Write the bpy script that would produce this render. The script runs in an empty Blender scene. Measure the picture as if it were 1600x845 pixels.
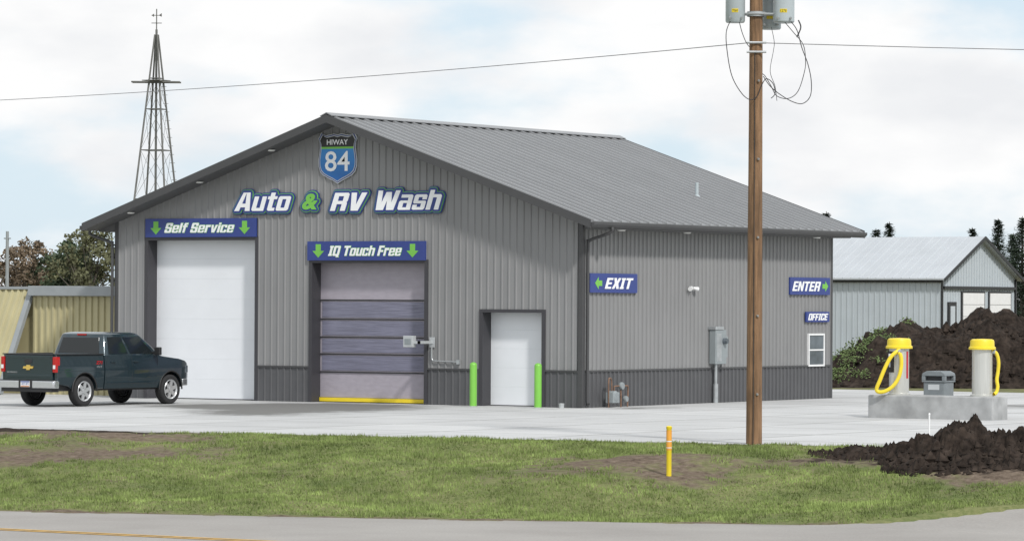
import bpy, bmesh, math, random
import numpy as np
from mathutils import Vector, Matrix, noise
random.seed(7); np.random.seed(7)
scene=bpy.context.scene
COL=scene.collection

# ------------------------------------------------------------------ materials
def M(name,col,rough=.6,metal=0.0,var=.12,scale=3.0,bump=0.0,bscale=40.0,coat=0.0,stretch=(1,1,1),var2=0.0,scale2=.4,spec=.5):
    m=bpy.data.materials.new(name); m.use_nodes=True
    nt=m.node_tree; N=nt.nodes; L=nt.links
    b=N['Principled BSDF']
    b.inputs['Roughness'].default_value=rough; b.inputs['Metallic'].default_value=metal
    b.inputs['Coat Weight'].default_value=coat
    b.inputs['Specular IOR Level'].default_value=spec
    tc=N.new('ShaderNodeTexCoord'); mp=N.new('ShaderNodeMapping'); mp.inputs['Scale'].default_value=stretch
    L.new(tc.outputs['Object'],mp.inputs['Vector'])
    n=N.new('ShaderNodeTexNoise'); n.inputs['Scale'].default_value=scale; n.inputs['Detail'].default_value=6
    L.new(mp.outputs['Vector'],n.inputs['Vector'])
    r=N.new('ShaderNodeMapRange'); r.inputs['From Min'].default_value=.3; r.inputs['From Max'].default_value=.7
    r.inputs['To Min'].default_value=1-var; r.inputs['To Max'].default_value=1+var
    L.new(n.outputs['Fac'],r.inputs['Value'])
    n2=N.new('ShaderNodeTexNoise'); n2.inputs['Scale'].default_value=scale2; n2.inputs['Detail'].default_value=3
    L.new(tc.outputs['Object'],n2.inputs['Vector'])
    r2=N.new('ShaderNodeMapRange'); r2.inputs['From Min'].default_value=.3; r2.inputs['From Max'].default_value=.7
    r2.inputs['To Min'].default_value=1-var2; r2.inputs['To Max'].default_value=1+var2
    L.new(n2.outputs['Fac'],r2.inputs['Value'])
    mu=N.new('ShaderNodeMath'); mu.operation='MULTIPLY'
    L.new(r.outputs[0],mu.inputs[0]); L.new(r2.outputs[0],mu.inputs[1])
    v=N.new('ShaderNodeVectorMath'); v.operation='SCALE'; v.inputs[0].default_value=col[:3]
    L.new(mu.outputs[0],v.inputs['Scale']); L.new(v.outputs[0],b.inputs['Base Color'])
    if bump>0:
        nb=N.new('ShaderNodeTexNoise'); nb.inputs['Scale'].default_value=bscale; nb.inputs['Detail'].default_value=5
        L.new(mp.outputs['Vector'],nb.inputs['Vector'])
        bp=N.new('ShaderNodeBump'); bp.inputs['Strength'].default_value=bump; bp.inputs['Distance'].default_value=.02
        L.new(nb.outputs['Fac'],bp.inputs['Height']); L.new(bp.outputs[0],b.inputs['Normal'])
    return m

m_wall=M('wall_steel',(.238,.238,.240),.42,.0,.05,2,stretch=(1,1,.25),var2=.05)
m_wains=M('wainscot_steel',(.092,.093,.098),.45,0,.06,2)
m_trim=M('trim_steel',(.058,.058,.060),.45,0,.05,3)
m_jamb=M('jamb_steel',(.045,.044,.050),.5,0,.05,3)
m_roof=M('roof_steel',(.235,.24,.247),.42,.15,.14,1.0,stretch=(.06,2.2,.06),var2=.04)
m_rib=M('roof_rib',(.26,.265,.272),.42,.15,.04,1.0)
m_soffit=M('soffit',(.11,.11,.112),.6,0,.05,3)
m_white=M('white_door',(.76,.78,.81),.45,0,.02,1.5,var2=.02)
m_wpaint=M('white_paint',(.76,.76,.76),.5,0,.03,5)
m_seam=M('seam_gray',(.66,.68,.71),.6,0,.03,5)
m_vinyl=M('vinyl_fabric',(.37,.34,.385),.45,0,.06,4,bump=.3,bscale=6,stretch=(1,1,2))
m_vclear=M('vinyl_window',(.190,.190,.255),.2,0,.16,3.0,bump=.5,bscale=5,stretch=(.35,1,5),var2=.08,scale2=1.2)
m_dark=M('dark_rubber',(.03,.03,.033),.7,0,.1,8)
m_yel=M('yellow_paint',(.78,.60,.03),.4,0,.05,6)
m_green=M('green_bollard',(.19,.50,.07),.4,0,.04,6)
m_navy=M('sign_navy',(.028,.050,.22),.35,0,.05,3)
m_lime=M('sign_lime',(.17,.48,.07),.4,0,.04,3)
m_swhite=M('sign_white',(.82,.83,.84),.4,0,.02,3)
m_black=M('sign_black',(.012,.012,.014),.35,0,.05,3)
m_silver=M('sign_silver',(.5,.52,.53),.35,.2,.05,3)
m_steel=M('galvanised',(.42,.44,.45),.4,.5,.12,8)
m_gray=M('box_gray',(.27,.30,.31),.5,.1,.06,5)
m_glass=M('dark_glass',(.012,.016,.018),.06,0,.05,2)
m_wglass=M('window_glass',(.12,.14,.16),.08,0,.3,2)
m_wood=M('pole_wood',(.215,.125,.066),.85,0,.40,5,bump=.8,bscale=25,stretch=(4,4,.25),var2=.22,scale2=1.5)
m_conc=M('island_concrete',(.34,.345,.345),.85,0,.14,4,bump=.3,bscale=60,var2=.16,scale2=1.5)
m_soil=M('dark_soil',(.030,.0225,.018),1,0,.6,6,bump=1,bscale=14,var2=.35,scale2=1.2,spec=.2)
m_can=M('transformer_gray',(.40,.45,.47),.4,.0,.05,5)
m_wire=M('cable_black',(.03,.03,.032),.6,0,.1,8)
m_span=M('cable_gray',(.20,.20,.21),.6,0,.1,8)
m_tan=M('tan_steel',(.42,.38,.22),.5,0,.08,1,var2=.08)
m_graybeam=M('beam_gray',(.27,.29,.30),.5,0,.06,3)
m_copper=M('pipe_rust',(.20,.12,.08),.7,.1,.3,10)

def build_ground_mat():
    m=bpy.data.materials.new('grass_ground'); m.use_nodes=True; nt=m.node_tree; N=nt.nodes; L=nt.links; b=N['Principled BSDF']
    b.inputs['Roughness'].default_value=1; b.inputs['Specular IOR Level'].default_value=.1
    tc=N.new('ShaderNodeTexCoord')
    def noise_(s,d=6):
        n=N.new('ShaderNodeTexNoise'); n.inputs['Scale'].default_value=s; n.inputs['Detail'].default_value=d; n.inputs['Roughness'].default_value=.65
        L.new(tc.outputs['Object'],n.inputs['Vector']); return n.outputs['Fac']
    def ramp(f,c0,c1,p0=.35,p1=.65):
        r=N.new('ShaderNodeValToRGB'); r.color_ramp.elements[0].position=p0; r.color_ramp.elements[1].position=p1
        r.color_ramp.elements[0].color=(*c0,1); r.color_ramp.elements[1].color=(*c1,1); L.new(f,r.inputs[0]); return r.outputs[0]
    g1=ramp(noise_(.5),(.105,.150,.045),(.26,.25,.115)); g2=ramp(noise_(9),(.09,.13,.042),(.26,.255,.125))
    mx=N.new('ShaderNodeMixRGB'); mx.inputs[0].default_value=.5; L.new(g1,mx.inputs[1]); L.new(g2,mx.inputs[2])
    s1=ramp(noise_(7),(.085,.062,.047),(.24,.19,.145),.3,.7)
    at=N.new('ShaderNodeAttribute'); at.attribute_name='dirt'
    ad=N.new('ShaderNodeMath'); ad.operation='ADD'; L.new(at.outputs['Fac'],ad.inputs[0])
    nn=noise_(2.2,8); ns=N.new('ShaderNodeMath'); ns.operation='MULTIPLY_ADD'; L.new(nn,ns.inputs[0]); ns.inputs[1].default_value=1.8; ns.inputs[2].default_value=-.9
    L.new(ns.outputs[0],ad.inputs[1])
    mr=N.new('ShaderNodeMapRange'); mr.inputs['From Min'].default_value=.25; mr.inputs['From Max'].default_value=.7; L.new(ad.outputs[0],mr.inputs['Value'])
    m2=N.new('ShaderNodeMixRGB'); L.new(mr.outputs[0],m2.inputs[0]); L.new(mx.outputs[0],m2.inputs[1]); L.new(s1,m2.inputs[2])
    a2=N.new('ShaderNodeAttribute'); a2.attribute_name='soil'
    ad2=N.new('ShaderNodeMath'); ad2.operation='ADD'; L.new(a2.outputs['Fac'],ad2.inputs[0]); L.new(ns.outputs[0],ad2.inputs[1])
    mr2=N.new('ShaderNodeMapRange'); mr2.inputs['From Min'].default_value=.35; mr2.inputs['From Max'].default_value=.60; L.new(ad2.outputs[0],mr2.inputs['Value'])
    m3=N.new('ShaderNodeMixRGB'); L.new(mr2.outputs[0],m3.inputs[0]); L.new(m2.outputs[0],m3.inputs[1]); m3.inputs[2].default_value=(.040,.030,.024,1)
    L.new(m3.outputs[0],b.inputs['Base Color'])
    bp=N.new('ShaderNodeBump'); bp.inputs['Strength'].default_value=.9; bp.inputs['Distance'].default_value=.06; L.new(noise_(12,8),bp.inputs['Height']); L.new(bp.outputs[0],b.inputs['Normal'])
    return m
def build_paving(name,c0,c1,dark,joint=True,jw=3.7):
    m=bpy.data.materials.new(name); m.use_nodes=True; nt=m.node_tree; N=nt.nodes; L=nt.links; b=N['Principled BSDF']
    b.inputs['Roughness'].default_value=.85; b.inputs['Specular IOR Level'].default_value=.3
    tc=N.new('ShaderNodeTexCoord')
    def noise_(s,d=6,rg=.6):
        n=N.new('ShaderNodeTexNoise'); n.inputs['Scale'].default_value=s; n.inputs['Detail'].default_value=d; n.inputs['Roughness'].default_value=rg
        L.new(tc.outputs['Object'],n.inputs['Vector']); return n.outputs['Fac']
    r=N.new('ShaderNodeValToRGB'); r.color_ramp.elements[0].position=.3; r.color_ramp.elements[1].position=.7
    r.color_ramp.elements[0].color=(*c0,1); r.color_ramp.elements[1].color=(*c1,1); L.new(noise_(.35,7),r.inputs[0])
    fine=N.new('ShaderNodeMapRange'); fine.inputs['From Min'].default_value=.3; fine.inputs['From Max'].default_value=.7; fine.inputs['To Min'].default_value=.86; fine.inputs['To Max'].default_value=1.1
    L.new(noise_(22,6),fine.inputs['Value'])
    sc=N.new('ShaderNodeVectorMath'); sc.operation='SCALE'; L.new(r.outputs[0],sc.inputs[0]); L.new(fine.outputs[0],sc.inputs['Scale'])
    out=sc.outputs[0]
    if joint:
        br=N.new('ShaderNodeTexBrick'); br.offset=0; br.inputs['Scale'].default_value=1; br.inputs['Brick Width'].default_value=jw; br.inputs['Row Height'].default_value=jw
        br.inputs['Mortar Size'].default_value=.05; br.inputs['Mortar Smooth'].default_value=.3
        br.inputs['Color1'].default_value=(1,1,1,1); br.inputs['Color2'].default_value=(.88,.88,.88,1); br.inputs['Mortar'].default_value=(.45,.45,.43,1)
        L.new(tc.outputs['Object'],br.inputs['Vector'])
        mj=N.new('ShaderNodeMixRGB'); mj.blend_type='MULTIPLY'; mj.inputs[0].default_value=1; L.new(out,mj.inputs[1]); L.new(br.outputs['Color'],mj.inputs[2]); out=mj.outputs[0]
    at=N.new('ShaderNodeAttribute'); at.attribute_name='dirt'
    ns=N.new('ShaderNodeMath'); ns.operation='MULTIPLY_ADD'; L.new(noise_(.9,8,.7),ns.inputs[0]); ns.inputs[1].default_value=1.6; ns.inputs[2].default_value=-.8
    ad=N.new('ShaderNodeMath'); ad.operation='ADD'; L.new(at.outputs['Fac'],ad.inputs[0]); L.new(ns.outputs[0],ad.inputs[1])
    mr=N.new('ShaderNodeMapRange'); mr.inputs['From Min'].default_value=.30; mr.inputs['From Max'].default_value=.80; L.new(ad.outputs[0],mr.inputs['Value'])
    m2=N.new('ShaderNodeMixRGB'); L.new(mr.outputs[0],m2.inputs[0]); L.new(out,m2.inputs[1]); m2.inputs[2].default_value=(*dark,1)
    L.new(m2.outputs[0],b.inputs['Base Color'])
    bp=N.new('ShaderNodeBump'); bp.inputs['Strength'].default_value=.25; bp.inputs['Distance'].default_value=.01; L.new(noise_(60,4),bp.inputs['Height']); L.new(bp.outputs[0],b.inputs['Normal'])
    return m
m_ground=build_ground_mat()
m_pad=build_paving('concrete_slab',(.475,.477,.475),(.575,.577,.573),(.17,.168,.16))
m_road=build_paving('road_surface',(.285,.268,.25),(.355,.338,.317),(.20,.185,.17),joint=False)
m_yline=M('road_yellow',(.66,.38,.06),.8,0,.25,8)

# ------------------------------------------------------------------ mesh builder
ORG={}
class MB:
    def __init__(s): s.v=[]; s.f=[]; s.mi=[]; s.cur=0
    def add(s,vs,fs):
        o=len(s.v); s.v+= [tuple(p) for p in vs]
        for f in fs: s.f.append(tuple(i+o for i in f)); s.mi.append(s.cur)
    def box(s,x0,x1,y0,y1,z0,z1):
        s.add([(x0,y0,z0),(x1,y0,z0),(x1,y1,z0),(x0,y1,z0),(x0,y0,z1),(x1,y0,z1),(x1,y1,z1),(x0,y1,z1)],
              [(0,3,2,1),(4,5,6,7),(0,1,5,4),(1,2,6,5),(2,3,7,6),(3,0,4,7)]); return s
    def prism(s,poly,ax,a,b):
        n=len(poly)
        def P(p,t): return (p[0],t,p[1]) if ax=='y' else ((t,p[0],p[1]) if ax=='x' else (p[0],p[1],t))
        vs=[P(p,a) for p in poly]+[P(p,b) for p in poly]
        fs=[tuple(range(n)),tuple(range(2*n-1,n-1,-1))]+[(i,i+n,(i+1)%n+n,(i+1)%n) for i in range(n)]
        s.add(vs,fs); return s
    def cyl(s,p0,p1,r0,r1=None,n=16,cap=True):
        r1=r0 if r1 is None else r1; p0=Vector(p0); p1=Vector(p1); d=(p1-p0).normalized()
        a=d.orthogonal().normalized(); b=d.cross(a)
        vs=[p0+(a*math.cos(2*math.pi*i/n)+b*math.sin(2*math.pi*i/n))*r0 for i in range(n)]+[p1+(a*math.cos(2*math.pi*i/n)+b*math.sin(2*math.pi*i/n))*r1 for i in range(n)]
        fs=[(i,(i+1)%n,(i+1)%n+n,i+n) for i in range(n)]
        if cap: fs+=[tuple(range(n-1,-1,-1)),tuple(range(n,2*n))]
        s.add(vs,fs); return s
    def tube(s,pts,r,n=8,sub=6):
        P=[Vector(p) for p in pts]; out=[]
        for i in range(len(P)-1):
            a=P[max(i-1,0)];b=P[i];c=P[i+1];d=P[min(i+2,len(P)-1)]
            for k in range(sub):
                t=k/sub; out.append(.5*((2*b)+(c-a)*t+(2*a-5*b+4*c-d)*t*t+(3*b-a-3*c+d)*t**3))
        out.append(P[-1]); vs=[];fs=[]; up=Vector((.13,.31,1)).normalized()
        for i,p in enumerate(out):
            d=(out[min(i+1,len(out)-1)]-out[max(i-1,0)]).normalized()
            a=d.cross(up); 
            if a.length<.05: a=d.cross(Vector((1,0,0)))
            a.normalize(); b=d.cross(a)
            vs+=[p+(a*math.cos(2*math.pi*j/n)+b*math.sin(2*math.pi*j/n))*r for j in range(n)]
        for i in range(len(out)-1):
            fs+=[(i*n+j,i*n+(j+1)%n,(i+1)*n+(j+1)%n,(i+1)*n+j) for j in range(n)]
        s.add(vs,fs); return s
    def lathe(s,prof,c,axis='z',n=24):
        vs=[];fs=[];c=Vector(c)
        for r,h in prof:
            for j in range(n):
                t=2*math.pi*j/n; u,v=r*math.cos(t),r*math.sin(t)
                q=Vector((u,v,h)) if axis=='z' else (Vector((h,u,v)) if axis=='x' else Vector((u,h,v)))
                vs.append(c+q)
        k=len(prof)
        for i in range(k-1): fs+=[(i*n+j,i*n+(j+1)%n,(i+1)*n+(j+1)%n,(i+1)*n+j) for j in range(n)]
        s.add(vs,fs); return s
    def build(s,name,mats,parent=None,loc=None,smooth=False,bevel=0,seg=2,fixn=True,label=None):
        if not isinstance(mats,(list,tuple)): mats=[mats]
        if parent is not None: o=ORG[parent.name]
        else: o=Vector(loc) if loc is not None else Vector((0,0,0))
        me=bpy.data.meshes.new(name); me.from_pydata([(p[0]-o[0],p[1]-o[1],p[2]-o[2]) for p in s.v],[],s.f)
        for m in mats: me.materials.append(m)
        for p,i in zip(me.polygons,s.mi): p.material_index=i
        if fixn:
            bm=bmesh.new(); bm.from_mesh(me); bmesh.ops.recalc_face_normals(bm,faces=bm.faces); bm.to_mesh(me); bm.free()
        ob=bpy.data.objects.new(name,me); COL.objects.link(ob)
        if parent is not None: ob.parent=parent
        else: ob.location=o
        ORG[ob.name]=o
        if smooth: me.polygons.foreach_set('use_smooth',[True]*len(me.polygons)); 
        if smooth=='auto': me.set_sharp_from_angle(angle=math.radians(35))
        if bevel:
            md=ob.modifiers.new('bevel','BEVEL'); md.width=bevel; md.segments=seg; md.limit_method='ANGLE'; md.angle_limit=math.radians(35)
        if label: ob['label']=label
        return ob
def thing(name,label,cat,loc=(0,0,0),rot=0,group=None,local=False):
    e=bpy.data.objects.new(name,None); COL.objects.link(e); e.location=loc; e.rotation_euler=(0,0,rot); e.empty_display_size=.3
    e['label']=label; e['category']=cat
    if group: e['group']=group
    ORG[e.name]=Vector((0,0,0)) if local else Vector(loc)
    return e
def tag(o,label,cat,group=None):
    o['label']=label; o['category']=cat
    if group: o['group']=group
    return o

# ------------------------------------------------------------------ lettering
_tc={}
def textgeo(body,shear=0.0,bold=0.0,space=1.0):
    k=(body,shear,bold,space)
    if k in _tc: return _tc[k]
    c=bpy.data.curves.new('tmp','FONT'); c.body=body; c.shear=shear; c.offset=bold; c.extrude=.5; c.resolution_u=3; c.space_character=space
    o=bpy.data.objects.new('tmp',c); COL.objects.link(o)
    dg=bpy.context.evaluated_depsgraph_get(); me=bpy.data.meshes.new_from_object(o.evaluated_get(dg))
    V=np.array([tuple(v.co) for v in me.vertices]); F=[tuple(p.vertices) for p in me.polygons]
    bpy.data.objects.remove(o); bpy.data.curves.remove(c); bpy.data.meshes.remove(me)
    _tc[k]=(V,F); return V,F
def R(x0,y0,x1,y1): return [(x0,y0),(x1,y0),(x1,y1),(x0,y1)]
def ring(w,h,s,t,c=.08):
    return [[(0,c),(c,0),(s,0),(s,h),(c,h),(0,h-c)],[(w,c),(w,h-c),(w-c,h),(w-s,h),(w-s,0),(w-c,0)],R(s,0,w-s,t),R(s,h-t,w-s,h)]
def mirx(P,w): return [(w-x,y) for x,y in P][::-1]
def miry(P,h): return [(x,h-y) for x,y in P][::-1]
def sc(G,a,b): return (G[0]*a,[[(x*a,y*b) for x,y in P] for P in G[1]])
G={}
G['A']=(.84,[[(0,0),(.26,0),(.42,1),(.24,1)],[(.58,0),(.84,0),(.62,1),(.42,1)],[(.292,.2),(.548,.2),(.516,.4),(.324,.4)]])
G['E']=(.64,[R(0,0,.25,1),R(.25,0,.64,.19),R(.25,.405,.60,.595),R(.25,.81,.64,1)])
G['F']=(.62,[R(0,0,.25,1),R(.25,.38,.57,.57),R(.25,.81,.62,1)])
G['I']=(.42,[R(.08,0,.34,1),R(0,0,.08,.17),R(.34,0,.42,.17),R(0,.83,.08,1),R(.34,.83,.42,1)])
G['N']=(.76,[R(0,0,.24,1),R(.52,0,.76,1),[(.24,.58),(.52,0),(.52,.42),(.24,1)]])
G['T']=(.72,[R(0,.81,.72,1),R(.235,0,.485,.81)])
xa=[(0,1),(.27,1),(.38,.68),(.38,.5),(.19,.5)]
G['X']=(.76,[xa,mirx(xa,.76),miry(xa,1),mirx(miry(xa,1),.76)])
G['R']=(.76,[R(0,0,.25,1),R(.25,.81,.51,1),R(.25,.37,.51,.55),[(.51,.48),(.72,.48),(.76,.55),(.76,.92),(.68,1),(.51,1)],[(.51,0),(.76,0),(.76,.41),(.72,.48),(.51,.48)]])
va=[(0,1),(.27,1),(.40,.32),(.40,0),(.22,0)]
G['V']=(.80,[va,mirx(va,.80)])
wa=[(0,1),(.24,1),(.32,.36),(.32,0),(.12,0)]; wb_=[(.32,0),(.50,0),(.58,.5),(.58,.92),(.44,.92),(.32,.36)]
G['W']=(1.16,[wa,wb_,mirx(wb_,1.16),mirx(wa,1.16)])
G['S']=(.72,[[(0,.47),(0,.92),(.08,1),(.25,1),(.25,.41),(.06,.41)],[(.25,.82),(.25,1),(.64,1),(.72,.92),(.72,.67),(.47,.67),(.47,.82)][::-1],R(.25,.41,.47,.59),
    [(.47,0),(.64,0),(.72,.08),(.72,.53),(.66,.59),(.47,.59)],[(0,.08),(.08,0),(.47,0),(.47,.18),(.25,.18),(.25,.33),(0,.33)]])
G['C']=(.72,[[(0,.08),(.08,0),(.25,0),(.25,1),(.08,1),(0,.92)],[(.25,.82),(.25,1),(.64,1),(.72,.92),(.72,.64),(.47,.64),(.47,.82)][::-1],[(.25,0),(.64,0),(.72,.08),(.72,.36),(.47,.36),(.47,.18),(.25,.18)]])
G['O']=(.76,ring(.76,1,.25,.18)); G['Q']=(.78,ring(.76,1,.25,.18)+[[(.44,-.13),(.80,-.13),(.70,0),(.44,0)]])
G['o']=(.66,ring(.66,.78,.225,.16,.07)); G['s']=sc(G['S'],.9,.78); G['c']=sc(G['C'],.88,.78); G['v']=sc(G['V'],.84,.78)
G['a']=(.66,[[(.43,0),(.66,0),(.66,.71),(.59,.78),(.43,.78)],R(.05,.62,.43,.78),R(.225,.35,.43,.48),[(0,.07),(.07,0),(.225,0),(.225,.48),(.07,.48),(0,.41)],R(.225,0,.43,.13)])
G['u']=(.66,[[(0,.07),(.07,0),(.23,0),(.23,.78),(0,.78)],R(.23,0,.43,.16),R(.43,0,.66,.78)])
G['t']=(.50,[[(.11,.07),(.18,0),(.34,0),(.34,.98),(.11,.98)],R(0,.62,.11,.78),R(.34,.62,.50,.78),R(.34,0,.50,.16)])
G['h']=(.66,[R(0,0,.23,1),R(.23,.62,.43,.78),[(.43,0),(.66,0),(.66,.71),(.59,.78),(.43,.78)]])
G['e']=(.66,[[(0,.07),(.07,0),(.225,0),(.225,.78),(.07,.78),(0,.71)],R(.225,.63,.435,.78),[(.435,.32),(.66,.32),(.66,.71),(.59,.78),(.435,.78)],R(.225,.32,.435,.45),[(.225,0),(.59,0),(.66,.07),(.66,.23),(.45,.23),(.45,.14),(.225,.14)]])
G['l']=(.24,[R(0,0,.24,1)]); G['i']=(.24,[R(0,0,.24,.78),R(0,.84,.24,1)])
G['f']=(.50,[[(.10,0),(.33,0),(.33,1),(.17,1),(.10,.93)],R(.33,.83,.50,1),R(0,.58,.10,.74),R(.33,.58,.48,.74)])
G['r']=(.50,[R(0,0,.23,.78),R(.23,.56,.50,.78)]); G[' ']=(.26,[])
def blockgeo(body,shear=.25,gap=.085):
    k=('B',body,shear)
    if k in _tc: return _tc[k]
    V=[];F=[];x=0
    for ch in body:
        w,polys=G[ch]
        for P in polys:
            n=len(P); o=len(V)
            for zz_ in (.5,-.5): V+=[(x+p[0]+shear*p[1],p[1],zz_) for p in P]
            F+=[tuple(o+i for i in range(n)),tuple(o+n+i for i in range(n-1,-1,-1))]+[(o+i,o+i+n,o+(i+1)%n+n,o+(i+1)%n) for i in range(n)]
        x+=w+gap
    _tc[k]=(np.array(V),F); return _tc[k]
PL={'front':lambda u,v,n:(u,-n,v),'side':lambda u,v,n:(n,u,v)}
def lettering(name,body,plane,u0,u1,v0,v1,n0,th,mat,parent,shear=.25,bold=.03,outline=0,space=1.0,dirs=14,block=False):
    V,F=blockgeo(body,shear) if block else textgeo(body,shear,bold,space)
    a=V.min(0); b=V.max(0); mb=MB(); f=PL[plane]
    if block and 'Q' in body: a=np.array([a[0],0,a[2]])
    offs=[(0,0)] if outline==0 else [(outline*math.cos(2*math.pi*i/dirs),outline*math.sin(2*math.pi*i/dirs)) for i in range(dirs)]
    for k,(du,dv) in enumerate(offs):
        vs=[f(u0+(p[0]-a[0])/(b[0]-a[0])*(u1-u0)+du, v0+(p[1]-a[1])/(b[1]-a[1])*(v1-v0)+dv, n0+(p[2]+.5)*th+k*.0004) for p in V]
        mb.add(vs,F)
    return mb.build(name,mat,parent,fixn=False)
def arrow(mb,plane,cu,cv,w,h,n0,n1,direction):
    pts=[(-.22,.5),(.22,.5),(.22,0),(.5,0),(0,-.5),(-.5,0),(-.22,0)]
    if direction=='left': pts=[(y,x) for x,y in pts]
    if direction=='right': pts=[(-y,x) for x,y in pts]
    f=PL[plane]; n=len(pts)
    vs=[f(cu+p[0]*w,cv+p[1]*h,n0) for p in pts]+[f(cu+p[0]*w,cv+p[1]*h,n1) for p in pts]
    mb.add(vs,[tuple(range(n)),tuple(range(2*n-1,n-1,-1))]+[(i,(i+1)%n,(i+1)%n+n,i+n) for i in range(n)])
def pbox(mb,plane,u0,u1,v0,v1,n0,n1):
    a=PL[plane](u0,v0,n0); b=PL[plane](u1,v1,n1)
    mb.box(min(a[0],b[0]),max(a[0],b[0]),min(a[1],b[1]),max(a[1],b[1]),min(a[2],b[2]),max(a[2],b[2]))

# ------------------------------------------------------------------ terrain
def yp(x): return -23.1+.136*(x+1.4)
def yr(x):
    if x<8.6: return -35.2+.12*(x-8.6)
    if x<15.6: return -35.2+.32*(x-8.6)
    return -32.96+.41*(x-15.6) if x<45 else -20.9
def xd(y): 
    return float(np.interp(y,[-33,-31,-30,-29,-28,-27,-26,-24,-22,-18],[18.5,21.6,22.9,23.6,24.1,24.6,25.2,26.6,27.9,30]))
def zslope(x,y):
    a,b=yp(x),min(yr(x),yp(x)-4); s=min(max((a-y)/(a-b),0),1)
    return -(0.45*s+.55*s*s*(3-2*s))
def inpad(x,y): return -45<x<45 and yp(x)+.25<y<25.6
def zt(x,y):
    z=zslope(x,y)
    if y<yr(x)-.25: return -1.06
    if inpad(x,y): return -.12
    if y>=25.6 or abs(x)>=45: 
        return (-.05 if y>yp(x) else z)
    if x>xd(y)+.25 and y<yp(x)+1: return z-.07
    if y<yp(x): z+=.24*(noise.noise(Vector((x*.28,y*.28,2)))+.08)*min(1,(yp(x)-y)/2)*min(1,max(0,(y-yr(x))/2))+.05*noise.noise(Vector((x*.9,y*.9,0)))+.02*noise.noise(Vector((x*2.7,y*2.7,5)))
    return z-.01
def ell(x,y,cx,cy,ang,a,b):
    dx,dy=x-cx,y-cy; c,s=math.cos(ang),math.sin(ang)
    return math.exp(-(((dx*c+dy*s)/a)**2+((-dx*s+dy*c)/b)**2))
LA=math.atan2(.527,.85)
def dirt(x,y):
    if y>24: return .45+.3*noise.noise(Vector((x*.02,y*.02,0)))
    d=.04+.34*noise.noise(Vector((x*.45,y*.45,8)))
    d+=.85*ell(x,y,1.8,-24.3,.135,3.8,1.0)
    d+=.80*ell(x,y,4.8,-27.0,LA,2.4,1.8)
    d+=.55*ell(x,y,1.5,-28.5,LA,1.9,1.9)
    d+=.74*ell(x,y,15.8,-25.4,LA,2.3,1.7)
    d+=.60*ell(x,y,17.6,-26.0,LA,1.1,1.0)
    d+=.8*ell(x,y,20.7,-22.2,LA,2.6,1.4)
    d+=.8*ell(x,y,23.2,-23.4,LA,1.8,1.5)
    d+=.6*math.exp(-((y-yr(x))/.35)**2)+.35*math.exp(-((y-yp(x))/.25)**2)
    return d
def soil(x,y):
    return 1.15*ell(x,y,0.4,-23.3,.136,3.0,.9)+.8*ell(x,y,20.9,-22.3,LA,2.4,1.1)+.7*ell(x,y,23.2,-23.0,LA,1.6,1.2)
def mk(name,vs,fs,df,mat):
    me=bpy.data.meshes.new(name); me.from_pydata(vs,[],fs); me.materials.append(mat)
    for nm,fn in (('dirt',df),('soil',soil)):
        at=me.attributes.new(nm,'FLOAT','POINT'); at.data.foreach_set('value',[fn(p[0],p[1]) for p in vs])
    o=bpy.data.objects.new(name,me); COL.objects.link(o); o['kind']='structure'; return o
def grid(name,xs,ys,zf,df,mat):
    nx,ny=len(xs),len(ys); vs=[(x,y,zf(x,y)) for y in ys for x in xs]
    fs=[(j*nx+i,j*nx+i+1,(j+1)*nx+i+1,(j+1)*nx+i) for j in range(ny-1) for i in range(nx-1)]
    o=mk(name,vs,fs,df,mat); o.data.polygons.foreach_set('use_smooth',[True]*len(o.data.polygons)); return o
def pgrid(name,rows,df,mat):
    nx=len(rows[0]); vs=[tuple(float(c) for c in p) for r in rows for p in r]
    up=rows[-1][0][1]>rows[0][0][1]
    fs=[(j*nx+i,j*nx+i+1,(j+1)*nx+i+1,(j+1)*nx+i) for j in range(len(rows)-1) for i in range(nx-1)]
    if not up: fs=[f[::-1] for f in fs]
    return mk(name,vs,fs,df,mat)
xs=[-3000,-1500,-700,-350,-150,-80,-46,-44.8,-30,-20,-14]+list(np.arange(-10,36,.22))+[38,41,44.8,46,60,100,200,500,1500,3000]
ys=[-3000,-1200,-500,-200,-100,-60,-50]+list(np.arange(-42,-17.5,.22))+[-15,-5,5,15,25.4,25.8,30,40,60,100,180,300,600,1200,3000]
xs=[float(v) for v in xs]; ys=[float(v) for v in ys]
grid('ground',xs,ys,zt,dirt,m_ground)
def padd(x,y):
    d=0
    d+=1.2*ell(x,y,-6.6,-2.6,LA,2.6,2.8)+1.1*ell(x,y,-5.0,-6.0,LA,2.8,2.6)+.85*ell(x,y,-3.8,-10,LA,2.0,2.8)+.7*ell(x,y,-8.8,-5.5,LA,2.2,2.2)
    d+=.4*ell(x,y,8.5,8,LA,3,1.6)+.7*ell(x,y,8.0,11,LA,2.8,2.0)+.6*ell(x,y,19,4,LA,2.5,2.5)
    d+=.30*math.exp(-((y-yp(x))/.5)**2)
    d+=.75*ell(x,y,1.2,1.2,1.5,1.8,.9)
    d+=.30*ell(x,y,6,-8,LA,5,3)*(.6+noise.noise(Vector((x*.5,y*.5,0))))
    return d
px_=[-45,-38,-30,-25]+list(np.arange(-22,32,.5))+[35,40,45]
rows=[[(x,yp(x)-.02,-.3) for x in px_]]
for s in np.linspace(0,1,100):
    rows.append([(x,yp(x)+s*(25.9-yp(x)),0.0) for x in px_])
pgrid('concrete_pavement',rows,padd,m_pad)
rx=[-300,-150,-60,-20]+list(np.arange(-10,40,.6))+[45,60,150,300]
rows=[]
for s in np.linspace(0,1,30)**1.5:
    rows.append([(x,yr(x)+.12*noise.noise(Vector((x*1.3,0,0)))+s*(-62-yr(x)),-1.0) for x in rx])
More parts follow.
